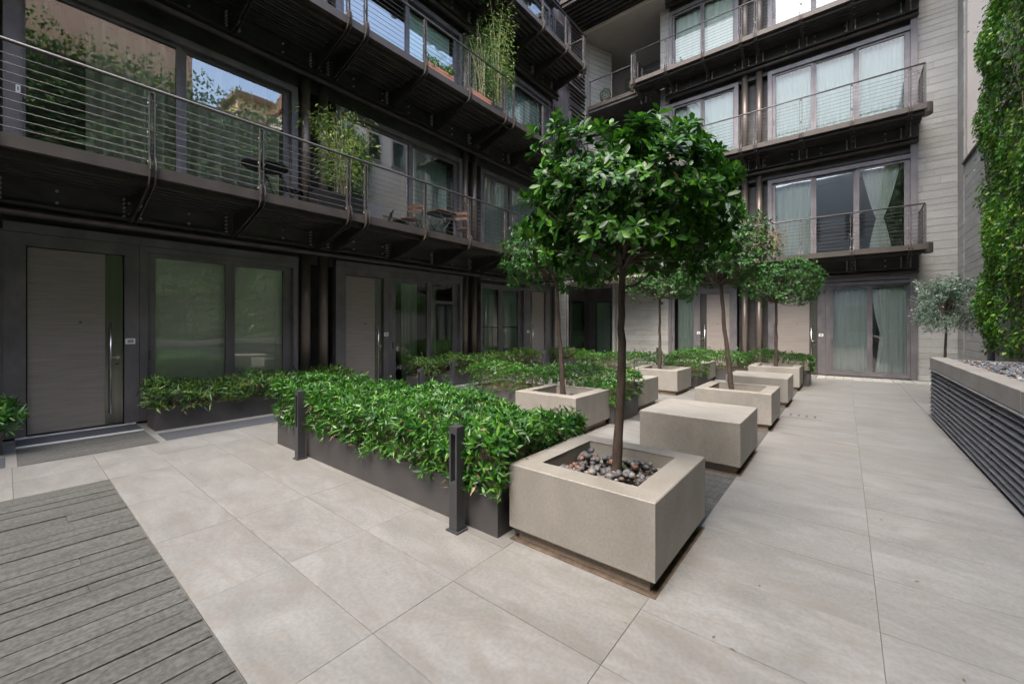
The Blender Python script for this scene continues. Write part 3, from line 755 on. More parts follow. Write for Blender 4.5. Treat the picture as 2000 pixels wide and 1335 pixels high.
box('bed_soil', 'soil', rb, 1.292, 2.25, -5, 9.41, .796, .915)

# ================================================================== STONE BOARD WALLS
def courses(z0, z1, seed=3):
    r = random.Random(seed); z = z0; out = []
    while z < z1 - .05:
        h = r.choice([.13, .16, .16, .19, .22, .22]); out.append((z, min(z + h, z1))); z += h
    return out
def boards(par, axis, fixed, u0, u1, z0, z1, lens=(1.2, 2.0), seed=1, out=-1):
    """axis 'y': wall lies at Y=fixed along X; axis 'x': wall at X=fixed along Y"""
    r = random.Random(seed)
    for za, zb in courses(0, 14):
        if zb <= z0 or za >= z1: continue
        za, zb = max(za, z0), min(zb, z1)
        if zb - za < .03: continue
        u = u0 - r.uniform(0, lens[0])
        while u < u1:
            v = u + r.uniform(*lens); a, b = max(u, u0), min(v, u1)
            if u1 - b < .25: b = u1; v = u1 + .1
            if b - a > .02:
                d = r.uniform(0, .004)
                f0, f1 = (fixed, fixed + out * (.022 + d))
                if axis == 'y': ubox('stone_board', 'board', par, a + .001, b - .001, f0, f1, za + .0045, zb - .004)
                else: ubox('stone_board', 'board', par, f0, f1, a + .001, b - .001, za + .0045, zb - .004)
            u = v
sw = thing('stone_wall', (2.0, 15.8, 0), 'tall pale stone board wall at the right end of the far front', 'wall')
box('backing', 'conc', sw, 1.535, 2.42, 15.72, 16.1, 0, 14.0)
boards(sw, 'y', 15.72, 1.54, 2.30, 0, 14.0, (.5, 1.1), 5)
box('side_backing', 'conc', sw, 2.325, 2.5, 15.02, 15.715, 0, 14.0)
boards(sw, 'x', 2.325, 15.03, 15.69, 0, 14.0, (.5, 1.1), 6)
sr = thing('side_wall', (2.4, 13.4, 0), 'pale stone board wall returning along the right beside the ivy', 'wall')
box('backing', 'conc', sr, 2.335, 2.6, 11.0, 15.015, 0, 5.50)
boards(sr, 'x', 2.335, 11.9, 15.02, 0, 5.50, (1.2, 2.4), 7)
box('capping', 'metal', sr, 2.26, 2.6, 11.0, 15.02, 5.505, 5.54)
dp = tag(MB().tube([(2.22, 12.12, 0), (2.22, 12.12, 6.3)], .055, 10).build('downpipe', 'slat', None), 'grey drainpipe in the corner between stone boards and ivy', 'pipe')

# neighbouring plaster buildings on the right side (also what the windows mirror)
nb = thing('plaster_building', (5, 12.5, 0), 'cream plastered neighbouring building above the right stone wall', 'building')
box('wall', 'plaster', nb, 2.36, 9.0, 9.6, 15.0, 5.545, 13.2)
for (a, z) in ((10.8, 10.3), (12.3, 10.3), (13.8, 10.3)):
    f = box('window', 'soffit', nb, 2.30, 2.358, a - .42, a + .42, z - .05, z + 1.45)
    box('pane', 'glassB', f, 2.285, 2.298, a - .33, a + .33, z + .05, z + 1.35)
MB().prism([(2.1, 13.2), (9.2, 13.2), (5.5, 14.3)], 'y', 9.4, 15.2).build('roof', 'roof', nb, recalc=True)
pb = thing('peach_building', (5, -2, 0), 'tall peach plastered building behind the ivy, out of direct view', 'building')
box('wall', 'peach', pb, 2.62, 9.0, -14, 4.6, 0, 13.9)
box('roof', 'roof', pb, 2.4, 9.2, -14.2, 4.8, 13.9, 14.15)
yb = thing('ochre_building', (12, 8.5, 0), 'ochre building with small windows beyond the ivy wall, out of direct view', 'building')
box('wall', 'ochre', yb, 9.2, 18, 8.2, 17, 0, 14.3)
for zz in (8.0, 10.8):
    for a in (9.6, 11.6, 13.6, 15.6):
        f = box('window', 'soffit', yb, 9.13, 9.198, a - .5, a + .5, zz, zz + 1.7)
        box('pane', 'glassB', f, 9.115, 9.128, a - .4, a + .4, zz + .1, zz + 1.6)
box('roof', 'roof', yb, 9.0, 18.2, 8.0, 17.2, 14.3, 14.6)
iw = thing('ivy_wall', (2.5, 3, 0), 'old garden wall carrying the ivy behind the raised bed', 'wall')
box('masonry', 'backwall', iw, 2.34, 2.61, -9.4, 10.99, 0, 8.6)
box('masonry', 'backwall', iw, 2.40, 2.61, -9.4, 9.5, 8.61, 10.2)
bb = thing('rear_building', (-3, -11, 0), 'plain cream building closing the courtyard behind the viewer', 'building')
box('wall', 'plaster', bb, -9.4, 2.33, -12, -9.45, 0, 13.2)
for zz in (1.0, 4.6, 8.2):
    for a in (-7.5, -4.8, -2.1, .6):
        f = box('window', 'soffit', bb, a - .6, a + .6, -9.448, -9.40, zz, zz + 2.0)
        box('pane', 'glassB', f, a - .5, a + .5, -9.398, -9.385, zz + .1, zz + 1.9)

# ivy
iv = thing('ivy', (2.2, 3, .9), 'thick green ivy covering the whole right hand wall', 'ivy')
g = np.random.default_rng(77)
def ivy_pts(n, y0, y1, z0, z1, dens_low=False):
    Y = g.uniform(y0, y1, n); Z = g.uniform(z0, z1, n)
    lump = .12 * np.sin(Y * 1.9 + 1) + .10 * np.sin(Z * 1.7 + Y) + .08 * np.sin(Z * 4.1 - Y * 2.3) + .05 * np.sin(Y * 7 + Z * 5)
    X = 2.12 - .18 * g.random(n) - lump * .7
    return np.stack([X, Y, Z], 1)
P1 = ivy_pts(52000, 8.0, 12.0, .95, 11.2)
bot = .95 + .25 + .2 * np.sin(P1[:, 1] * 5)
lim = 11.62 + .22 * np.sin(P1[:, 2] * 2.1) + .12 * np.sin(P1[:, 2] * 5.3) + .03 * np.maximum(P1[:, 2] - 4, 0)
P1 = P1[(P1[:, 2] > bot) & (P1[:, 1] < lim)]
P2 = ivy_pts(30000, -9, 8.0, .9, 10.4)
P3 = ivy_pts(900, 11.3, 12.6, 3.8, 11.2); P3 = P3[(P3[:, 1] < 11.9 + .6 * g.random(len(P3)) ** 2)]
P = np.concatenate([P1, P2, P3]); n = len(P)
D = nrm(np.stack([-.55 * np.ones(n) + g.normal(size=n) * .35, g.normal(size=n) * .7, -.8 + g.normal(size=n) * .45], 1))
N = nrm(np.stack([-1 * np.ones(n) + g.normal(size=n) * .3, g.normal(size=n) * .45, .7 + g.normal(size=n) * .35], 1))
sz = np.where(P[:, 1] > 8, g.uniform(.038, .082, n), g.uniform(.11, .18, n))
leafmesh('leaves', P, D, N, sz, sz * .75, 'leafI', iv, False, .15, kind='stuff')
n = 3200; Yt = g.uniform(-9, 11.5, n)
Pt = np.stack([g.uniform(1.9, 2.4, n), Yt, 10.3 + g.random(n) ** 2 * (.5 + .4 * np.sin(Yt * 2.3) ** 2) * 1.1], 1)
leafmesh('top_shoots', Pt, rnd(n) * .8 + np.array([0, 0, .6]), rnd(n), .13, .08, 'leafI', iv, False, .1, kind='stuff')
mb = MB()
for k in range(60):
    y_ = g.uniform(8, 11.9); z_ = g.uniform(.95, 5)
    mb.tube([(2.1, y_, z_), (2.0, y_ + g.normal() * .2, z_ + .6), (2.1, y_ + g.normal() * .3, z_ + 1.3)], [.008, .006, .003], 4, False)
for k in range(7):
    z_ = 6.5 + k * .35
    mb.tube([(2.33, 12.0, z_), (2.345, 12.5, z_ - .1), (2.34, 12.9 + .1 * k, z_ + g.normal() * .2)], [.006, .004, .002], 4, False)
mb.build('stems', 'twig', iv, kind='stuff')

# ================================================================== FACADES
Z1, Z2, Z3, Z4 = 3.56, 7.09, 10.52, 13.95
XF, YF = -8.5, 15.7
class Side:
    def __init__(s, kind): s.k = kind
    def b(s, mb, u0, u1, w0, w1, z0, z1):
        if s.k == 'L': return mb.box(XF + w0, XF + w1, u0, u1, z0, z1)
        return mb.box(u0, u1, YF - w0, YF - w1, z0, z1)
    def p(s, u, w, z): return (XF + w, u, z) if s.k == 'L' else (u, YF - w, z)
LS, FS = Side('L'), Side('F')
left = thing('left_building', (-10, 5, 0), 'dark steel framed apartment house with long curved balconies on the left', 'building')
far = thing('far_building', (-2, 17.5, 0), 'steel framed apartment house with pale curtains closing the courtyard', 'building')

def window(side, par, u0, u1, z0, z1, panes, glass='glassA', fw=.13, transom=None, sash=.065, back=None, label=None, handle=True):
    """outer frame u0..u1,z0..z1 ; panes = list of (a,b) glass spans"""
    mb = MB(); s = side
    s.b(mb, u0, u0 + fw, -.10, .07, z0, z1); s.b(mb, u1 - fw, u1, -.10, .07, z0, z1)
    s.b(mb, u0 + fw, u1 - fw, -.10, .07, z1 - fw, z1); s.b(mb, u0 + fw, u1 - fw, -.10, .05, z0, z0 + .07)
    iz0, iz1 = z0 + .07, z1 - fw
    # recessed rebate line
    s.b(mb, u0 + fw, u0 + fw + .012, -.10, .01, iz0, iz1); s.b(mb, u1 - fw - .012, u1 - fw, -.10, .01, iz0, iz1)
    f = mb.build('window', 'frame', par, **({'label': label} if label else {}))
    ed = [u0 + fw + .012] + [(panes[i][1] + panes[i + 1][0]) / 2 for i in range(len(panes) - 1)] + [u1 - fw - .012]
    for i, (a, b) in enumerate(panes):
        za, zb = iz0 + sash, iz1 - sash
        q = MB(); dpt = 0.0 if i % 2 == 0 else -.035
        s.b(q, ed[i], a, dpt - .05, dpt + .012, iz0, iz1); s.b(q, b, ed[i + 1], dpt - .05, dpt + .012, iz0, iz1)
        s.b(q, a, b, dpt - .05, dpt + .012, iz0, za); s.b(q, a, b, dpt - .05, dpt + .012, zb, iz1)
        if transom and transom[0] == i: s.b(q, a, b, dpt - .05, dpt + .012, transom[1] - .035, transom[1] + .035)
        q.build('sash', 'frame', f)
        gm = MB()
        w_ = dpt - .02
        if side.k == 'L': gm.quad((XF + w_, a, za), (XF + w_, b, za), (XF + w_, b, zb), (XF + w_, a, zb))
        else: gm.quad((a, YF - w_, za), (b, YF - w_, za), (b, YF - w_, zb), (a, YF - w_, zb))
        gm.build('pane', glass, f)
    if handle:
        q = MB(); hu = ed[0] + .03; hz = z0 + 1.0
        s.b(q, hu - .012, hu + .012, .015, .045, hz - .07, hz + .07); q.build('pull', 'steel', f)
    return f

def curtain(side, u0, u1, z0, z1, m, label, folds=14, amp=.035, w=-.26, group=None, tie=None, seed=0, density=1):
    r = random.Random(seed); n = max(10, int((u1 - u0) / .025)); rows = 2 if tie is None else 26
    mb = MB(); ph = [r.uniform(0, 6.28) for _ in range(4)]
    for j in range(rows):
        t = j / (rows - 1); z = z0 + (z1 - z0) * t
        for i in range(n + 1):
            u = i / n; uu = u0 + (u1 - u0) * u
            if tie:
                k = abs(z - tie[0]); wd = tie[2] + (1 - tie[2]) * min(1, (k / (z1 - tie[0] if z > tie[0] else (tie[0] - z0) * 2.2))) ** .75
                uu = tie[1] + (uu - tie[1]) * wd
            fo = math.sin(u * folds * 6.283 + ph[0] + .7 * math.sin(u * 9 + ph[1])) * amp + math.sin(u * folds * 2.1 * 6.283 + ph[2]) * amp * .25
            mb.v.append(side.p(uu, w + fo, z))
    for j in range(rows - 1):
        for i in range(n):
            a = j * (n + 1) + i; mb.f.append((a, a + 1, a + n + 2, a + n + 1)); mb.sm.append(True)
    return tag(mb.build('curtain', m, None), label, 'curtain', group)

def blind(side, par, u0, u1, z0, z1, m, w=-.13):
    q = MB(); side.b(q, u0, u1, w - .004, w, z0, z1); side.b(q, u0, u1, w - .012, w + .008, z0 - .02, z0 - .001); return q.build('blind', m, par)

def door(side, par, u0, u1, z1, leaf, strip_right=True, z0=.03, label=None, strip=.19):
    mb = MB(); s = side; a, b = leaf
    s.b(mb, u0, a - .012, -.08, .07, z0, z1 + .18); s.b(mb, b + .012, u1, -.08, .07, z0, z1 + .18); s.b(mb, a - .012, b + .012, -.08, .07, z1 + .012, z1 + .18)
    f = mb.build('door', 'frame', par, **({'label': label} if label else {}))
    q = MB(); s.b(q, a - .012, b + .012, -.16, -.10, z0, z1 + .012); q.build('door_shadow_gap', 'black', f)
    if strip_right: la, lb, sa, sb = a, b - strip, b - strip, b
    else: la, lb, sa, sb = a + strip, b, a, a + strip
    q = MB(); s.b(q, la, lb - .002 if strip_right else lb, -.05, .015, z0 + .012, z1); q.build('door_leaf', 'door', f)
    q = MB(); s.b(q, sa, sb, -.05, .012, z0 + .012, z1); q.build('metal_strip', 'inox', f)
    hu = (sa + .05) if strip_right else (sb - .05)
    q = MB().tube([s.p(hu, .085, z0 + .17), s.p(hu, .085, z0 + 1.52)], .013, 10)
    for hz in (z0 + .35, z0 + 1.38): q.tube([s.p(hu, .01, hz), s.p(hu, .085, hz)], .009, 8)
    q.build('pull_handle', 'bar', f)
    ku = (sb - .06) if strip_right else (sa + .06)
    q = MB().tube([s.p(ku, .01, z0 + 1.0), s.p(ku, .05, z0 + 1.0)], .024, 12); q.tube([s.p(ku, .04, z0 + 1.0), s.p(ku - .075, .05, z0 + 1.0)], .009, 8); q.build('lock_handle', 'bar', f)
    q = MB().tube([s.p(ku, .01, z0 + .9), s.p(ku, .022, z0 + .9)], .018, 12); q.build('keyhole', 'steel', f)
    q = MB().tube([s.p((la + lb) / 2 + (.12 if strip_right else 0), .014, z0 + 1.52), s.p((la + lb) / 2 + (.12 if strip_right else 0), .024, z0 + 1.52)], .016, 12); q.build('peephole', 'steel', f)
    return f
def intercom(side, par, u, z, w=.07):
    q = MB(); side.b(q, u - .055, u + .055, w, w + .014, z - .042, z + .042); f = q.build('intercom', 'plate', par)
    q = MB(); side.b(q, u - .032, u + .032, w + .014, w + .017, z - .022, z + .024); q.build('intercom_screen', 'screen', f)
    q = MB()
    for k in range(3): side.b(q, u - .02 + k * .016, u - .012 + k * .016, w + .0172, w + .0185, z - .006, z + .006)
    q.build('intercom_marks', 'plate', f)

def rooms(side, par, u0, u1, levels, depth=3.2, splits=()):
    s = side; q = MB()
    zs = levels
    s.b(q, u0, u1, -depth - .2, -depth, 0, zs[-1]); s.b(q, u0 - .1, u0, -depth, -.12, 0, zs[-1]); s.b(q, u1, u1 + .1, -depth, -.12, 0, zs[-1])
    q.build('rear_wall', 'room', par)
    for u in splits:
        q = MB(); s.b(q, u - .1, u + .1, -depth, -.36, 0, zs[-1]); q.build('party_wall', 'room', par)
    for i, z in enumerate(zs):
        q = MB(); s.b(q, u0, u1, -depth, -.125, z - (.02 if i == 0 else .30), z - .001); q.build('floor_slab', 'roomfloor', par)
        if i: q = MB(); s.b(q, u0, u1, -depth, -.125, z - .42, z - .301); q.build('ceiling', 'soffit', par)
# --- left units : (u0,u1)
LU = [(-5.0, -.72), (.0 - .02, 3.66), (4.44, 8.17), (8.93, 12.66)]
rooms(LS, left, -9.4, 13.0, [0.0, Z1, Z2, Z3, Z4], splits=(-.35, 4.05, 8.55))
rooms(FS, far, -5.15, 1.5, [0.0, Z1, Z2, Z3, Z4], splits=(-2.35,))
q = MB(); q.box(-13, -8.62, -9.6, 16, Z4 + .3, Z4 + 1.6); q.build('roof', 'metal', left)
q = MB(); q.box(-13, 2.5, 16.2, 22, Z4 + .3, Z4 + 1.4); q.build('roof', 'metal', far)
q = MB(); q.box(-14, -11.8, -9.6, 22, 0, Z4 + 1.3); q.build('outer_wall', 'metal', left)
# closing panels between units, at every level
gapsL = [(-9.4, -5.0), (-.72, -.02), (3.66, 4.44), (8.17, 8.93), (12.66, 13.05)]
for a, b in gapsL:
    q = MB(); LS.b(q, a, b, -.40, -.30, 0, Z4); q.build('wall_panel', 'under', left)
    for u, v in ((a, -1), (b, 1)):
        q = MB(); LS.b(q, u - .01, u + .01, -.30, -.09, 0, Z4)
        q.build('reveal', 'under', left)
for a, b in ((-5.25, -5.12), (-2.84, -1.95), (1.50, 1.54)):
    q = MB(); FS.b(q, a, b, -.40, -.30, 0, Z4); q.build('wall_panel', 'under', far)
# spandrel beams + tube at each level
for lv, z in ((1, Z1), (2, Z2), (3, Z3), (4, Z4)):
    for side, par, a, b in ((LS, left, -9.3, 13.0), (FS, far, -5.2, 1.55)):
        q = MB(); side.b(q, a, b, -.28, -.06, z - .80, z - .02); side.b(q, a, b, -.06, .20, z - .50, z - .14)
        side.b(q, a, b, .20, .26, z - .50, z - .46); q.build('spandrel_beam', 'under', par)
        q = MB().tube([side.p(a, .16, z - .58), side.p(b, .16, z - .58)], .055, 10); q.build('edge_tube', 'metal', par)
# columns
for side, par, us in ((LS, left, (-.55, -.20, 3.83, 4.20, 8.33, 8.70)), (FS, far, (-2.62, -2.20))):
    for u in us:
        for i, (a, b) in enumerate(((0, Z1 - .5), (Z1, Z2 - .5), (Z2, Z3 - .5), (Z3, Z4 - .5))):
            q = MB().tube([side.p(u, .0, a), side.p(u, .0, b)], .095, 20); q.build('column', 'tube', par)
LS_G = .09
# --- LEFT ground floor
q = MB(); LS.b(q, -5.0, -.02, -.10, .05, .0, 2.76); q.build('steel_panel', 'frame', left)
for a, b in gapsL[1:2]: pass
door(LS, left, -.02, 1.30, 2.55, (.185, 1.12), True, label='nearest taupe door')
q = MB(); LS.b(q, -.02, 3.66, -.10, .09, 2.735, 2.86); q.build('head_frame', 'frame', left)
intercom(LS, left, 1.195, 1.265)
w1 = window(LS, left, 1.305, 3.66, .03, 2.73, [(1.50, 2.45), (2.60, 3.42)], 'glassC', fw=.09)
blind(LS, w1, 1.45, 3.5, .10, 2.62, 'blind')
door(LS, left, 4.44, 5.75, 2.60, (4.68, 5.60), True, label='second taupe door with warm reflection')
intercom(LS, left, 5.67, 1.30)
w2 = window(LS, left, 5.755, 8.17, .03, 2.78, [(5.98, 6.95), (7.12, 7.88)], 'glassB', fw=.09, transom=(1, 2.14))
q = MB(); LS.b(q, 4.44, 8.17, -.10, .09, 2.785, 2.90); q.build('head_frame', 'frame', left)
w3 = window(LS, left, 8.93, 11.12, .03, 2.78, [(9.06, 9.80), (10.05, 10.86)], 'glassB', fw=.08)
blind(LS, w3, 9.02, 9.90, 1.05 + .45, 2.68, 'mint'); blind(LS, w3, 9.98, 10.95, 1.05 + .45, 2.68, 'mint')
q = blind(LS, w3, 9.02, 10.95, .10, 1.44, 'lblind', -.2)
door(LS, left, 11.13, 12.66, 2.70, (11.40, 12.32), False, label='third taupe door beside the mint blinds')
q = MB(); LS.b(q, 8.93, 12.66, -.10, .09, 2.785 + .11, 2.98); q.build('head_frame', 'frame', left)
intercom(LS, left, 11.28, 1.30)
# inside the clear room: curtain + chair
curtain(LS, 6.45, 6.95, .12, 2.6, 'curtain', 'pale green curtain gathered in the clear ground floor room', 4, .04, -.45, seed=3)
curtain(LS, 7.35, 7.62, .12, 2.6, 'sheer', 'narrow pale curtain behind the ground floor pane with the transom', 3, .04, -.45, seed=4)
ch = thing('office_chair', (-9.2, 6.25, 0), 'teal desk chair inside the clear ground floor room', 'chair')
box('seat', 'teal', ch, -9.45, -8.95, 6.05, 6.5, .42, .52, bev=.02); box('backrest', 'teal', ch, -9.42, -8.98, 6.02, 6.07, .58, 1.0, bev=.02)
MB().tube([(-9.2, 6.27, .05), (-9.2, 6.27, .42)], .025, 8).build('stem', 'black', ch)
for k in range(5):
    a = k * 1.257; MB().tube([(-9.2, 6.27, .09), (-9.2 + .28 * math.cos(a), 6.27 + .28 * math.sin(a), .03)], .015, 6).build('leg', 'black', ch)
# door steps
for a, b in ((.08, 1.25), (4.5, 5.7), (11.3, 12.5)):
    s_ = box('threshold', 'sill', pav, -8.42, -8.36, a, b, .002, .03)
    box('doormat', 'mat_', pav, -8.36, -7.86, a, b, .0015, .016); box('threshold', 'sill', pav, -7.86, -7.80, a, b, .0015, .018)
    for k in range(6): ubox('plank', 'plank', pav, -7.795 + k * .158, -7.795 + (k + 1) * .158 - .003, a, b, .001, .006)
# --- LEFT upper floors
def bay(side, par, u0, u1, z, panes, glass='glassA', top=2.66, label=None):
    return window(side, par, u0, u1, z + .02, z + top, panes, glass, fw=.12, label=label)
q = MB(); LS.b(q, -.02, .14, -.10, .06, Z1 + .02, Z1 + 2.66); q.build('steel_panel', 'frame', left)
bay(LS, left, -5.0, -.72, Z1, [(-4.8, -3.0), (-2.85, -.9)])
bay(LS, left, .0, 3.66, Z1, [(.17, 1.76), (1.90, 3.42)], 'glassE')
bay(LS, left, 4.44, 8.17, Z1, [(4.65, 6.37), (6.52, 7.93)])
bay(LS, left, 8.93, 12.66, Z1, [(9.12, 10.35), (10.5, 12.45)], 'glassB')
bay(LS, left, .0, 3.66, Z2, [(.2, 1.76), (1.90, 3.42)])
bay(LS, left, 4.44, 8.17, Z2, [(4.65, 6.28), (6.42, 7.93)])
bay(LS, left, 8.93, 12.66, Z2, [(9.12, 10.0), (10.12, 12.45)])
bay(LS, left, 4.44, 8.17, Z3, [(4.65, 6.28), (6.42, 7.93)])
bay(LS, left, 8.93, 12.66, Z3, [(9.12, 11.0), (11.12, 12.45)], 'glassB')
curtain(LS, .75, 3.45, Z1 + .05, Z1 + 2.5, 'white', 'long sage curtain in deep folds behind the first floor window nearest the viewer', 11, .11, -.2, seed=5)
curtain(LS, .16, .55, Z1 + 1.3, Z1 + 2.5, 'dcurtain', 'dark olive curtain edge at the left end of the first floor window', 3, .04, -.2, seed=6)
curtain(LS, 6.55, 7.9, Z1 + .05, Z1 + 2.5, 'sheer', 'pale curtain behind the pane above the folding chairs', 9, .04, -.35, seed=7)
curtain(LS, 9.15, 12.4, Z1 + .05, Z1 + 2.5, 'sheer', 'grey green curtain on the first floor nearest the courtyard corner', 22, .05, -.3, seed=8)
curtain(LS, 6.5, 7.9, Z2 + 1.4, Z2 + 2.5, 'blind', 'dark green blind fabric at the top of the second floor window', 2, .01, -.2, seed=9)
curtain(LS, 10.3, 12.4, Z2 + .05, Z2 + 2.5, 'sheer', 'pale curtain on the second floor near the louvred corner', 12, .05, -.3, seed=10)
curtain(LS, 9.1, 12.4, Z3 + .05, Z3 + 2.5, 'sheer', 'light curtain on the third floor near the corner', 16, .05, -.3, seed=12)
box('wall_socket', 'plate', left, XF + .062, XF + .075, .085, .125, 4.56, 4.66)
box('socket_hole', 'screen', left, XF + .0755, XF + .078, .098, .112, 4.585, 4.635)
# --- FAR ground floor
door(FS, far, -5.13 + 1.05, -2.85, 2.62, (-4.0, -3.08), False, label='far left taupe door')
w4 = window(FS, far, -5.12, -4.085, .03, 2.78, [(-4.93, -4.25)], 'glassB', fw=.08)
intercom(FS, far, -4.06 + .0, 1.25)
door(FS, far, -1.94, -.45, 2.62, (-1.72, -.66), True, label='far right taupe door with steel strip')
intercom(FS, far, -.56, 1.22)
w5 = window(FS, far, -.445, 1.52, .03, 2.78, [(-.27, .50), (.62, 1.33)], 'glassB', fw=.10)
q = MB(); FS.b(q, -5.12, -2.85, -.10, .09, 2.785 + .02, 2.93); FS.b(q, -1.94, 1.52, -.10, .09, 2.785 + .02, 2.93); q.build('head_frame', 'frame', far)
q = MB(); FS.b(q, 1.40, 1.54, .0, .10, .0, 3.0); q.build('end_post', 'frame', far)
curtain(FS, -.30, .55, .06, 2.6, 'sheer', 'grey sheer curtain behind the left leaf of the far glass door', 7, .03, -.22, seed=13)
curtain(FS, .78, 1.36, .06, 2.6, 'sheer', 'green grey curtain behind the right leaf of the far glass door', 5, .04, -.25, seed=14)
curtain(FS, .58, .98, .06, 2.55, 'white', 'swept white curtain inside the far glass door, gathered to one side', 4, .03, -.16, seed=15, tie=(1.25, .92, .35))
curtain(FS, -4.9, -4.3, .06, 2.6, 'curtain', 'dim green curtain behind the narrow far left window', 6, .03, -.35, seed=16)
# --- FAR upper floors
for lv, z in (('first', Z1), ('second', Z2), ('third', Z3)):
    gl = {'first': 'glassB', 'second': 'glassD', 'third': 'glassB'}[lv]
    bay(FS, far, -5.12, -2.80, z, [(-4.93, -4.02), (-3.90, -2.98)], 'glassD')
    bay(FS, far, -1.95, 1.52, z, [(-1.74, -.82), (-.68, .20), (.33, 1.28)], gl)
    q = MB(); FS.b(q, 1.40, 1.54, .07, .10, z + .0, z + 2.9); q.build('end_post', 'frame', far)
curtain(FS, -1.75, -.8, Z1 + .05, Z1 + 2.5, 'sheer', 'straight pale curtain in the left pane of the far first floor window', 9, .03, -.2, seed=17)
curtain(FS, .38, 1.22, Z1 + .05, Z1 + 2.5, 'white', 'white curtain tied in the middle in the far first floor window', 9, .03, -.2, seed=18, tie=(Z1 + 1.05, .78, .16))
curtain(FS, -4.95, -2.95, Z1 + .05, Z1 + 2.5, 'sheer', 'pale curtain in the far first floor window behind the trees', 14, .03, -.2, seed=19)
for k, (a, b, lab) in enumerate(((-1.76, -.8, 'left'), (-.7, .22, 'middle'), (.31, 1.3, 'right'))):
    curtain(FS, a, b, Z2 + .05, Z2 + 2.5, 'sheer', f'mint tinted curtain in the {lab} pane of the far second floor window', 10, .025, -.2, seed=20 + k)
    curtain(FS, a, b, Z3 + .05, Z3 + 2.5, 'white', f'bright white curtain in the {lab} pane of the far third floor window', 10, .025, -.2, seed=24 + k)
curtain(FS, -4.95, -2.95, Z2 + .05, Z2 + 2.5, 'sheer', 'flat pale curtain in the small far second floor window', 8, .02, -.2, seed=28)
curtain(FS, -4.95, -2.95, Z3 + .05, Z3 + 2.5, 'white', 'flat white curtain in the small far third floor window', 8, .02, -.2, seed=29)

# --- BALCONIES
def post_mesh(side, u, wd, z):
    """two flat bars with cap, in world position"""
    q = MB()
    for o in (-.032, .022): side.b(q, u + o, u + o + .010, wd - .03, wd + .022, z - .02, z + .955)
    side.b(q, u - .032, u + .032, wd - .028, wd + .02, z + .955, z + .965)
    side.b(q, u - .022, u + .022, wd - .012, wd + .004, z + .30, z + .34)
    q.tube([side.p(u, wd - .004, z + .96), side.p(u, wd - .004, z + 1.0)], .008, 6)
    return q
def bracket_path(wd, z):
    return [(wd + .026, z + .10), (wd + .052, z + .02), (wd + .066, z - .06), (wd + .05, z - .14), (wd + .0, z - .20), (wd - .35, z - .30), (wd - .75, z - .41), (.26, z - .52)]
def bracket_mesh(side, u, wd, z):
    q = MB(); pth = bracket_path(wd, z)
    for o in (-.036, .022):
        for (a, b), (c, d) in zip(pth[:-1], pth[1:]):
            nx, nz = (d - b), -(c - a); L_ = math.hypot(nx, nz); nx, nz = nx / L_ * .030, nz / L_ * .030
            poly = [(a - nx, b - nz), (c - nx, d - nz), (c + nx, d + nz), (a + nx, b + nz)]
            i = len(q.v)
            for uo in (u + o, u + o + .012): q.v += [side.p(uo, pp[0], pp[1]) for pp in poly]
            for f in ((0, 1, 2, 3), (7, 6, 5, 4), (0, 4, 5, 1), (1, 5, 6, 2), (2, 6, 7, 3), (3, 7, 4, 0)): q.f.append(tuple(i + k for k in f)); q.sm.append(False)
    i = len(q.v)       # web plate
    poly = [(wd - .05, z - .10), (wd - .05, z - .20), (.26, z - .50), (.26, z - .10)]
    for uo in (u - .006, u + .006): q.v += [side.p(uo, *pp) for pp in poly]
    for f in ((0, 1, 2, 3), (7, 6, 5, 4), (0, 4, 5, 1), (1, 5, 6, 2), (2, 6, 7, 3), (3, 7, 4, 0)): q.f.append(tuple(i + k for k in f)); q.sm.append(False)
    return q
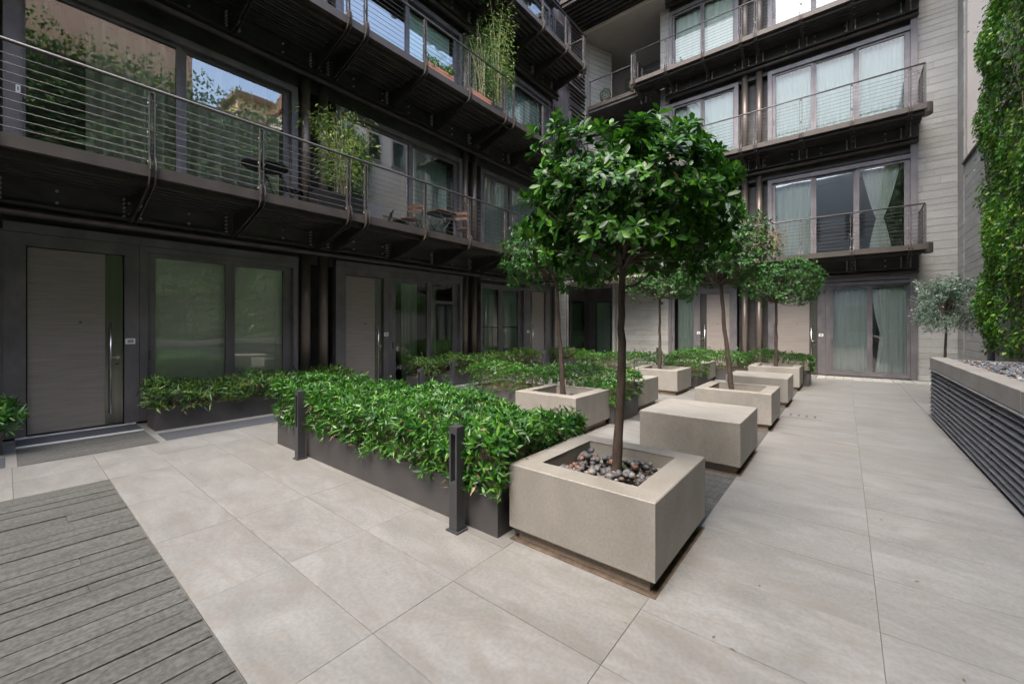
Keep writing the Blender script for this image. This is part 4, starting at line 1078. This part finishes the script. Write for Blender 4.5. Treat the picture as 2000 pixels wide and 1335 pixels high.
def balcony(side, par, u0, u1, wd, z, posts, label, ends=(0, 0)):
    q = MB(); side.b(q, u0, u1, .0, wd - .006, z - .045, z - .004)
    side.b(q, u0, u1, wd - .006, wd + .022, z - .135, z + .008); side.b(q, u0, u1, wd - .08, wd - .006, z - .135, z - .12)
    b = q.build('balcony', 'edge', par, label=label)
    q = MB(); side.b(q, u0 + .02, u1 - .02, wd - .17, wd - .11, z - .21, z - .15); q.build('lower_channel', 'edge', b)
    nj = int((wd - .35) / .17)
    for k in range(nj):
        w_ = .22 + k * .17
        q = MB(); side.b(q, u0 + .02, u1 - .02, w_, w_ + .12, z - .13, z - .05); side.b(q, u0 + .02, u1 - .02, w_ + .03, w_ + .09, z - .155, z - .13); q.build('joist', 'under', b)
    if posts:
        p0 = post_mesh(side, posts[0], wd, z).build('post', 'steel', b); k0 = bracket_mesh(side, posts[0], wd, z).build('bracket', 'metal', b, recalc=True)
        for u in posts[1:]:
            for o, nm in ((p0, 'post'), (k0, 'bracket')):
                c = o.copy(); C.objects.link(c)
                if side.k == 'L': c.location.y += u - posts[0]
                else: c.location.x += u - posts[0]
    q = MB().tube([side.p(u0 + .03, wd - .005, z + 1.015), side.p(u1 - .03, wd - .005, z + 1.015)], .021, 10); q.build('handrail', 'steel', b)
    for k in range(9):
        q = MB().tube([side.p(u0 + .03, wd - .008, z + .085 + k * .098), side.p(u1 - .03, wd - .008, z + .085 + k * .098)], .0045, 5, True); q.build('cable', 'wire', b)
    q = MB()
    for u in posts:
        for k in range(5):
            zz = z - .20 - k * .062; ww = .275
            for o in (-.10, .085): q.tube([side.p(u + o, .20, zz), side.p(u + o, .285, zz)], .017, 6)
        for k in range(3): q.tube([side.p(u + .045, wd - .25 - k * .22, z - .215 - k * .06), side.p(u + .062, wd - .25 - k * .22, z - .215 - k * .06)], .013, 6)
        for k in (0, 1, 2): 
            for o in (-.045, .04): q.tube([side.p(u + o, wd - .005, z + .06 + k * .38), side.p(u + o + .012, wd - .005, z + .06 + k * .38)], .011, 6)
    m = np.arange(u0 + .4, u1 - .2, .72)
    for u in m:
        for dz in (-.24, -.40): q.tube([side.p(u, .20, z + dz), side.p(u, .228, z + dz)], .019, 6)
    q.build('bolts', 'bolt', b, kind='stuff')
    for e, u in zip(ends, (u0, u1)):
        if e:
            uu = u + (.03 if u == u0 else -.03)
            q = MB().tube([side.p(uu, wd, z + 1.015), side.p(uu, .05, z + 1.015)], .018, 8); q.build('handrail', 'steel', b)
            for k in range(9):
                q = MB().tube([side.p(uu, wd, z + .085 + k * .098), side.p(uu, .05, z + .085 + k * .098)], .0045, 5); q.build('cable', 'wire', b)
            for w_ in (wd - .02, wd * .5, .12):
                q = MB(); side.b(q, uu - .025, uu + .025, w_ - .006, w_ + .006, z, z + 1.0); q.build('post', 'steel', b)
            # rounded toe plate curling round the corner
            q = MB(); s0 = 1 if u == u1 else -1
            pts = [side.p(u + s0 * (-.02 + .16 * math.sin(a)), wd - .22 + .20 * math.cos(a), z + .04) for a in np.linspace(0, PI, 9)]
            for a_, b_ in zip(pts[:-1], pts[1:]):
                i = len(q.v); q.v += [a_, b_, (b_[0], b_[1], z - .20), (a_[0], a_[1], z - .20)]; q.f.append((i, i + 1, i + 2, i + 3)); q.sm.append(True)
            q.build('corner_plate', 'metal', b)
    return b
PL = [-3.2, -1.9, -.47, -.13, 1.20, 2.49, 3.92, 4.27, 5.67, 7.0, 8.35, 8.70, 10.1, 11.4, 12.55]
WDL = 1.5
balcony(LS, left, -5.0, 12.9, WDL, Z1, PL, 'first floor balcony with round table and bamboo', (0, 1))
balcony(LS, left, -5.0, 12.9, WDL, Z2, PL, 'second floor balcony with terracotta boxes', (0, 1))
balcony(LS, left, -5.0, 12.75, WDL, Z3, PL, 'third floor balcony', (0, 1))
balcony(LS, left, -5.0, 12.75, WDL, Z4, [], 'top floor balcony seen from below')
PF = [-4.87, -3.66, -2.55, -2.14, -.99, .15, 1.30]
WDF = 1.15
balcony(FS, far, -6.0, 1.60, WDF, Z1, PF, 'far first floor balcony', (0, 1))
balcony(FS, far, -6.0, 1.60, WDF, Z2, PF, 'far second floor balcony', (0, 1))
balcony(FS, far, -6.15, 1.60, WDF, Z3, [-6.0] + PF, 'far third floor balcony', (1, 1))

# --- CORNER: entrance niche, stone piers, loggia, louvres
co = thing('corner_block', (-7.5, 16, 0), 'recessed stone and glass corner joining the two balcony fronts', 'building')
box('wall', 'conc', co, -7.25, -5.16, 15.76, 16.2, 0, 3.3)
boards(co, 'y', 15.76, -7.22, -5.17, 0, 3.3, (.9, 1.6), 9)
box('jamb', 'board', co, -7.32, -7.222, 15.5, 17.1, 0, 3.3)
boards(co, 'x', -8.52, 13.07, 13.86, 0, 3.3, (.8, .9), 10, out=1)
box('jamb', 'board', co, -9.1, -8.46, 13.87, 13.98, 0, 3.3)
box('pier_core', 'grout', co, -9.1, -8.53, 13.06, 13.86, 0, 3.3)
box('soffit', 'soffit', co, -9.6, -5.2, 13.9, 17.6, 3.22, 3.30)
f = box('window', 'frame', co, -9.5, -9.22, 13.99, 17.3, 0, 3.2)
box('pane', 'glassB', f, -9.20, -9.19, 14.2, 15.3, .08, 2.6); box('pane', 'glassB', f, -9.20, -9.19, 15.5, 16.6, .08, 2.6)
f = box('window', 'frame', co, -9.21, -7.33, 17.05, 17.3, 0, 3.2)
box('pane', 'glassB', f, -8.9, -8.1, 17.03, 17.04, .08, 2.6); box('pane', 'glassB', f, -7.98, -7.45, 17.03, 17.04, .08, 2.6)
MB().quad((-9.205, 14.25, .1), (-9.205, 14.75, .1), (-9.205, 14.75, 2.55), (-9.205, 14.25, 2.55)).build('drape', 'curtain', co)
MB().quad((-8.8, 17.046, .1), (-8.15, 17.046, .1), (-8.15, 17.046, 2.55), (-8.8, 17.046, 2.55)).build('drape', 'curtain', co)
# upper corner: dark panel with louvres, then stone pier
for z in (Z1, Z2, Z3):
    q = MB().box(-8.75, -8.60, 13.06, 15.25, z - .25, z + 3.2); q.build('panel', 'frame', co)
    f = MB().box(-8.60, -8.55, 13.15, 14.05, z + .75, z + 2.75).build('window', 'frame', co)
    MB().quad((-8.545, 13.22, z + .82), (-8.545, 13.95, z + .82), (-8.545, 13.95, z + 2.68), (-8.545, 13.22, z + 2.68)).build('pane', 'glassB', f)
    for k in range(20):
        MB().box(-8.50, -8.42, 14.10, 15.25, z + .02 + k * .165, z + .05 + k * .165).build('louvre', 'edge', co)
    MB().box(-8.52, -8.40, 14.05, 14.10, z + .5, z + 2.9).box(-8.52, -8.38, 13.1, 15.3, z + .50, z + .58).build('louvre_frame', 'frame', co)
q = MB().prism([(-9.2, 15.27), (-8.42, 15.27), (-8.42, 15.62), (-7.95, 16.75), (-9.2, 16.75)], 'z', 3.31, 13.45).build('pier', 'board', co, recalc=True)
mb = MB()
for za, zb in courses(0, 14):
    if za > 3.4 and zb < 13.4: mb.prism([(-9.22, 15.262), (-8.412, 15.262), (-8.412, 15.62), (-7.942, 16.75), (-9.2, 16.76)], 'z', zb - .008, zb)
mb.build('pier_joints', 'grout', co, recalc=True, kind='stuff')
# second pier beside the far front
box('pier_core', 'grout', co, -5.45, -5.16, 15.76, 17.5, 3.31, 13.45)
boards(co, 'y', 15.76, -5.46, -5.13, 3.31, 13.45, (.5, .6), 12)
boards(co, 'x', -5.46, 15.78, 17.5, 3.31, 13.45, (.9, 1.7), 13)
for z in (Z1, Z2, Z3):
    box('loggia_floor', 'under', co, -8.3, -5.47, 15.2, 18.6, z - .25, z)
    f = box('window', 'frame', co, -8.9, -5.47, 18.3, 18.55, z, z + 2.75)
    box('pane', 'glassA', f, -8.0, -7.05, 18.27, 18.285, z + .1, z + 2.5); box('pane', 'glassA', f, -6.9, -6.0, 18.27, 18.285, z + .1, z + 2.5)
    b = box('balcony', 'edge', co, -8.25, -6.2, 15.15, 15.19, z - .14, z + .01)
    MB().tube([(-8.2, 15.17, z + 1.0), (-6.25, 15.17, z + 1.0)], .02, 8).build('handrail', 'steel', b)
    for k in range(9): MB().tube([(-8.2, 15.17, z + .09 + k * .095), (-6.25, 15.17, z + .09 + k * .095)], .0045, 5).build('cable', 'wire', b)
    for u in (-8.15, -7.2, -6.3): MB().box(u - .02, u + .02, 15.16, 15.185, z, z + .98).build('post', 'steel', b)
box('loggia_ceiling', 'soffit', co, -8.6, -5.2, 15.0, 18.6, 13.46, 13.6)
tb = MB().box(-8.5, 2.3, 13.4, 15.6, 13.80, 13.95).build('top_balcony', 'edge', co)
for k in range(10):
    MB().box(-8.45, 2.2, 13.46 + k * .21, 13.58 + k * .21, 13.68, 13.80).build('joist', 'under', tb)
box('back', 'grout', co, -9.6, -5.2, 18.56, 18.8, 0, 14)

# ================================================================== BALCONY THINGS
def bamboo(loc, h, r, n_c, label, m='leafY', seed=1, dens=60, L=.10, lean=.2, zlo=.3):
    g = np.random.default_rng(seed); x, y, z = loc
    t = thing('bamboo_plant', loc, label, 'bamboo'); mb = MB(); P = []; D = []
    for k in range(n_c):
        a = g.uniform(0, 6.28); q = r * .5 * g.random(); bx, by = x + q * math.cos(a), y + q * math.sin(a)
        hh = h * g.uniform(.65, 1.0); lx, ly = g.normal() * lean, g.normal() * lean
        pts = [(bx + lx * f * f, by + ly * f * f, z + hh * f) for f in (0, .25, .5, .75, 1)]
        mb.tube(pts, [.008, .007, .006, .004, .002], 5, False)
        for i in range(dens):
            f = g.uniform(zlo, 1.02); az = g.uniform(0, 6.28); rr = r * g.random() ** .6 * (1.15 - .6 * abs(f - .55))
            P.append([bx + lx * f * f + rr * math.cos(az), by + ly * f * f + rr * math.sin(az), z + hh * f + g.normal() * .04])
            D.append([math.cos(az) * .8 + g.normal() * .4, math.sin(az) * .8 + g.normal() * .4, -.35 + g.normal() * .4])
    mb.build('canes', 'cane', t, kind='stuff')
    leafmesh('foliage', P, D, rnd(len(P)) + np.array([0, 0, 1.]), L, L * .16, m, t, False, .25, kind='stuff')
    return t
def tub(x0, x1, y0, y1, z, h, m, label, cat='planter'):
    t = thing('balcony_planter', ((x0 + x1) / 2, (y0 + y1) / 2, z), label, cat)
    mb = MB(); mb.box(x0, x1, y0, y0 + .02, z, z + h); mb.box(x0, x1, y1 - .02, y1, z, z + h); mb.box(x0, x0 + .02, y0 + .02, y1 - .02, z, z + h); mb.box(x1 - .02, x1, y0 + .02, y1 - .02, z, z + h); mb.build('tub', m, t)
    box('soil', 'soil', t, x0 + .021, x1 - .021, y0 + .021, y1 - .021, z + .02, z + h - .04)
tub(-7.75, -7.35, 3.55, 4.45, Z1, .42, 'black', 'dark box holding the bamboo on the first floor balcony')
bamboo((-7.5, 4.1, Z1 + .38), 1.7, .36, 15, 'bushy green bamboo on the first floor balcony beside the columns', 'leafY', 41, 170, .10, .24, .22)
tub(-7.7, -7.4, 4.55, 4.9, Z1, .40, 'slat', 'small grey box beside the bamboo on the first floor balcony')
# round black table
t = thing('round_table', (-7.85, 2.85, Z1), 'round black table on the first floor balcony', 'table')
MB().tube([(-7.85, 2.85, Z1 + .70), (-7.85, 2.85, Z1 + .725)], .36, 28, smooth=False).build('tabletop', 'black', t)
for a in (.6, 2.7, 4.8):
    MB().tube([(-7.85 + .05 * math.cos(a), 2.85 + .05 * math.sin(a), Z1 + .70), (-7.85 - .12 * math.cos(a), 2.85 - .12 * math.sin(a), Z1 + .35), (-7.85 - .26 * math.cos(a), 2.85 - .26 * math.sin(a), Z1)], .010, 6).build('leg', 'black', t)
def folding_chair(x, y, z, rz, label, m='teak'):
    t = link('folding_chair', None, (x, y, z)); tag(t, label, 'chair', 'folding balcony chairs'); t.rotation_euler = (0, 0, rz)
    def part(name, mb, mm):
        me = bpy.data.meshes.new(name); me.from_pydata(mb.v, [], mb.f); me.materials.append(M[mm])
        o = bpy.data.objects.new(name, me); C.objects.link(o); o.parent = t; return o
    for sx in (-.2, .2):
        part('leg', MB().tube([(sx, -.22, 0), (sx, .05, .42), (sx, .20, .84)], .009, 6), 'black')
        part('leg', MB().tube([(sx * .9, .22, 0), (sx * .9, -.18, .44)], .009, 6), 'black')
    for k in range(5): part('seat_slat', MB().box(-.19, .19, -.19 + k * .075, -.13 + k * .075, .44, .455), m)
    for k in range(2): part('back_slat', MB().box(-.20, .20, .155 + k * .025, .17 + k * .025, .66 + k * .12, .73 + k * .12), m)
    return t
folding_chair(-7.95, 6.05, Z1, .4, 'brown slatted folding chair left of the square balcony table')
folding_chair(-7.7, 7.55, Z1, 3.6, 'brown slatted folding chair right of the square balcony table')
folding_chair(-8.0, 3.35, Z1, 2.6, 'black folding chair beside the round balcony table', 'black')
t = thing('square_table', (-7.75, 6.75, Z1), 'square brown slatted table between two folding chairs', 'table')
for k in range(7): box('table_slat', 'teak', t, -8.05, -7.45, 6.45 + k * .087, 6.525 + k * .087, Z1 + .70, Z1 + .718)
box('table_rim', 'black', t, -8.04, -7.46, 6.45, 7.05, Z1 + .685, Z1 + .699)
for sx in (-7.98, -7.52):
    MB().tube([(sx, 6.5, Z1), (sx, 7.0, Z1 + .69)], .009, 6).build('leg', 'black', t); MB().tube([(sx, 7.0, Z1), (sx, 6.5, Z1 + .69)], .009, 6).build('leg', 'black', t)
# second floor
tub(-7.22, -7.04, 5.75, 6.55, Z2, .17, 'terra', 'terracotta box with low green leaves on the second floor balcony')
tub(-7.22, -7.04, 7.1, 7.85, Z2, .17, 'terra', 'terracotta box at the foot of the tall bamboo')
tub(-7.65, -7.3, 7.4, 8.6, Z2, .36, 'planter', 'dark box of the tall bamboo on the second floor balcony')
def herb(loc, sx, sy, label, seed, m='leafI', h=.2, n=160, L=.07):
    g = np.random.default_rng(seed); t = thing('low_plant', loc, label, 'plant')
    P = np.array(loc) + np.stack([g.uniform(-sx, sx, n), g.uniform(-sy, sy, n), g.uniform(.0, h, n)], 1)
    leafmesh('foliage', P, rnd(n) + np.array([0, 0, .5]), rnd(n) + np.array([0, 0, 1.]), L, L * .55, m, t, False, kind='stuff')
herb((-7.13, 5.98, Z2 + .14), .09, .20, 'low leafy plant in the left part of the terracotta box', 51)
herb((-7.13, 6.42, Z2 + .14), .09, .18, 'low leafy plant in the right part of the terracotta box', 52)
bamboo((-7.3, 7.8, Z2 + .1), 2.0, .40, 14, 'straw coloured tangled bamboo behind the second floor rail', 'leafP', 43, 110, .10, .15, .05)
bamboo((-7.25, 8.35, Z2 + .3), 2.8, .38, 10, 'tall bright bamboo rising past the second floor rail', 'leafY', 44, 230, .10, .16, .15)
bamboo((-2.2, 14.95, Z1 + .1), 1.15, .30, 9, 'feathery green bamboo on the far first floor balcony', 'leafY', 45, 80, .09, .12, .2)
bamboo((-1.72, 14.95, Z1 + .1), .95, .22, 8, 'dry straw coloured grass on the far first floor balcony', 'leafD', 46, 50, .09, .1, .3)
herb((-4.6, 15.3, Z3 + .05), .16, .12, 'small green plant behind the far third floor rail', 53, 'leafB', .5, 140)
tp = thing('ball_topiary', (-7.6, 15.45, Z3), 'small round clipped bush on the corner balcony', 'plant')
gg = rnd(500); leafmesh('foliage', np.array([-7.6, 15.45, Z3 + .38]) + gg * np.array([.2, .2, .24]), gg + rnd(500) * .6, rnd(500), .05, .03, 'leafT2', tp, False, kind='stuff')
MB().tube([(-7.6, 15.45, Z3 + .001), (-7.6, 15.45, Z3 + .18)], [.09, .12], 12).build('pot', 'terra', tp)
print('objects', len(bpy.data.objects), 'tris', sum(len(o.data.polygons) for o in bpy.data.objects if o.type == 'MESH'))
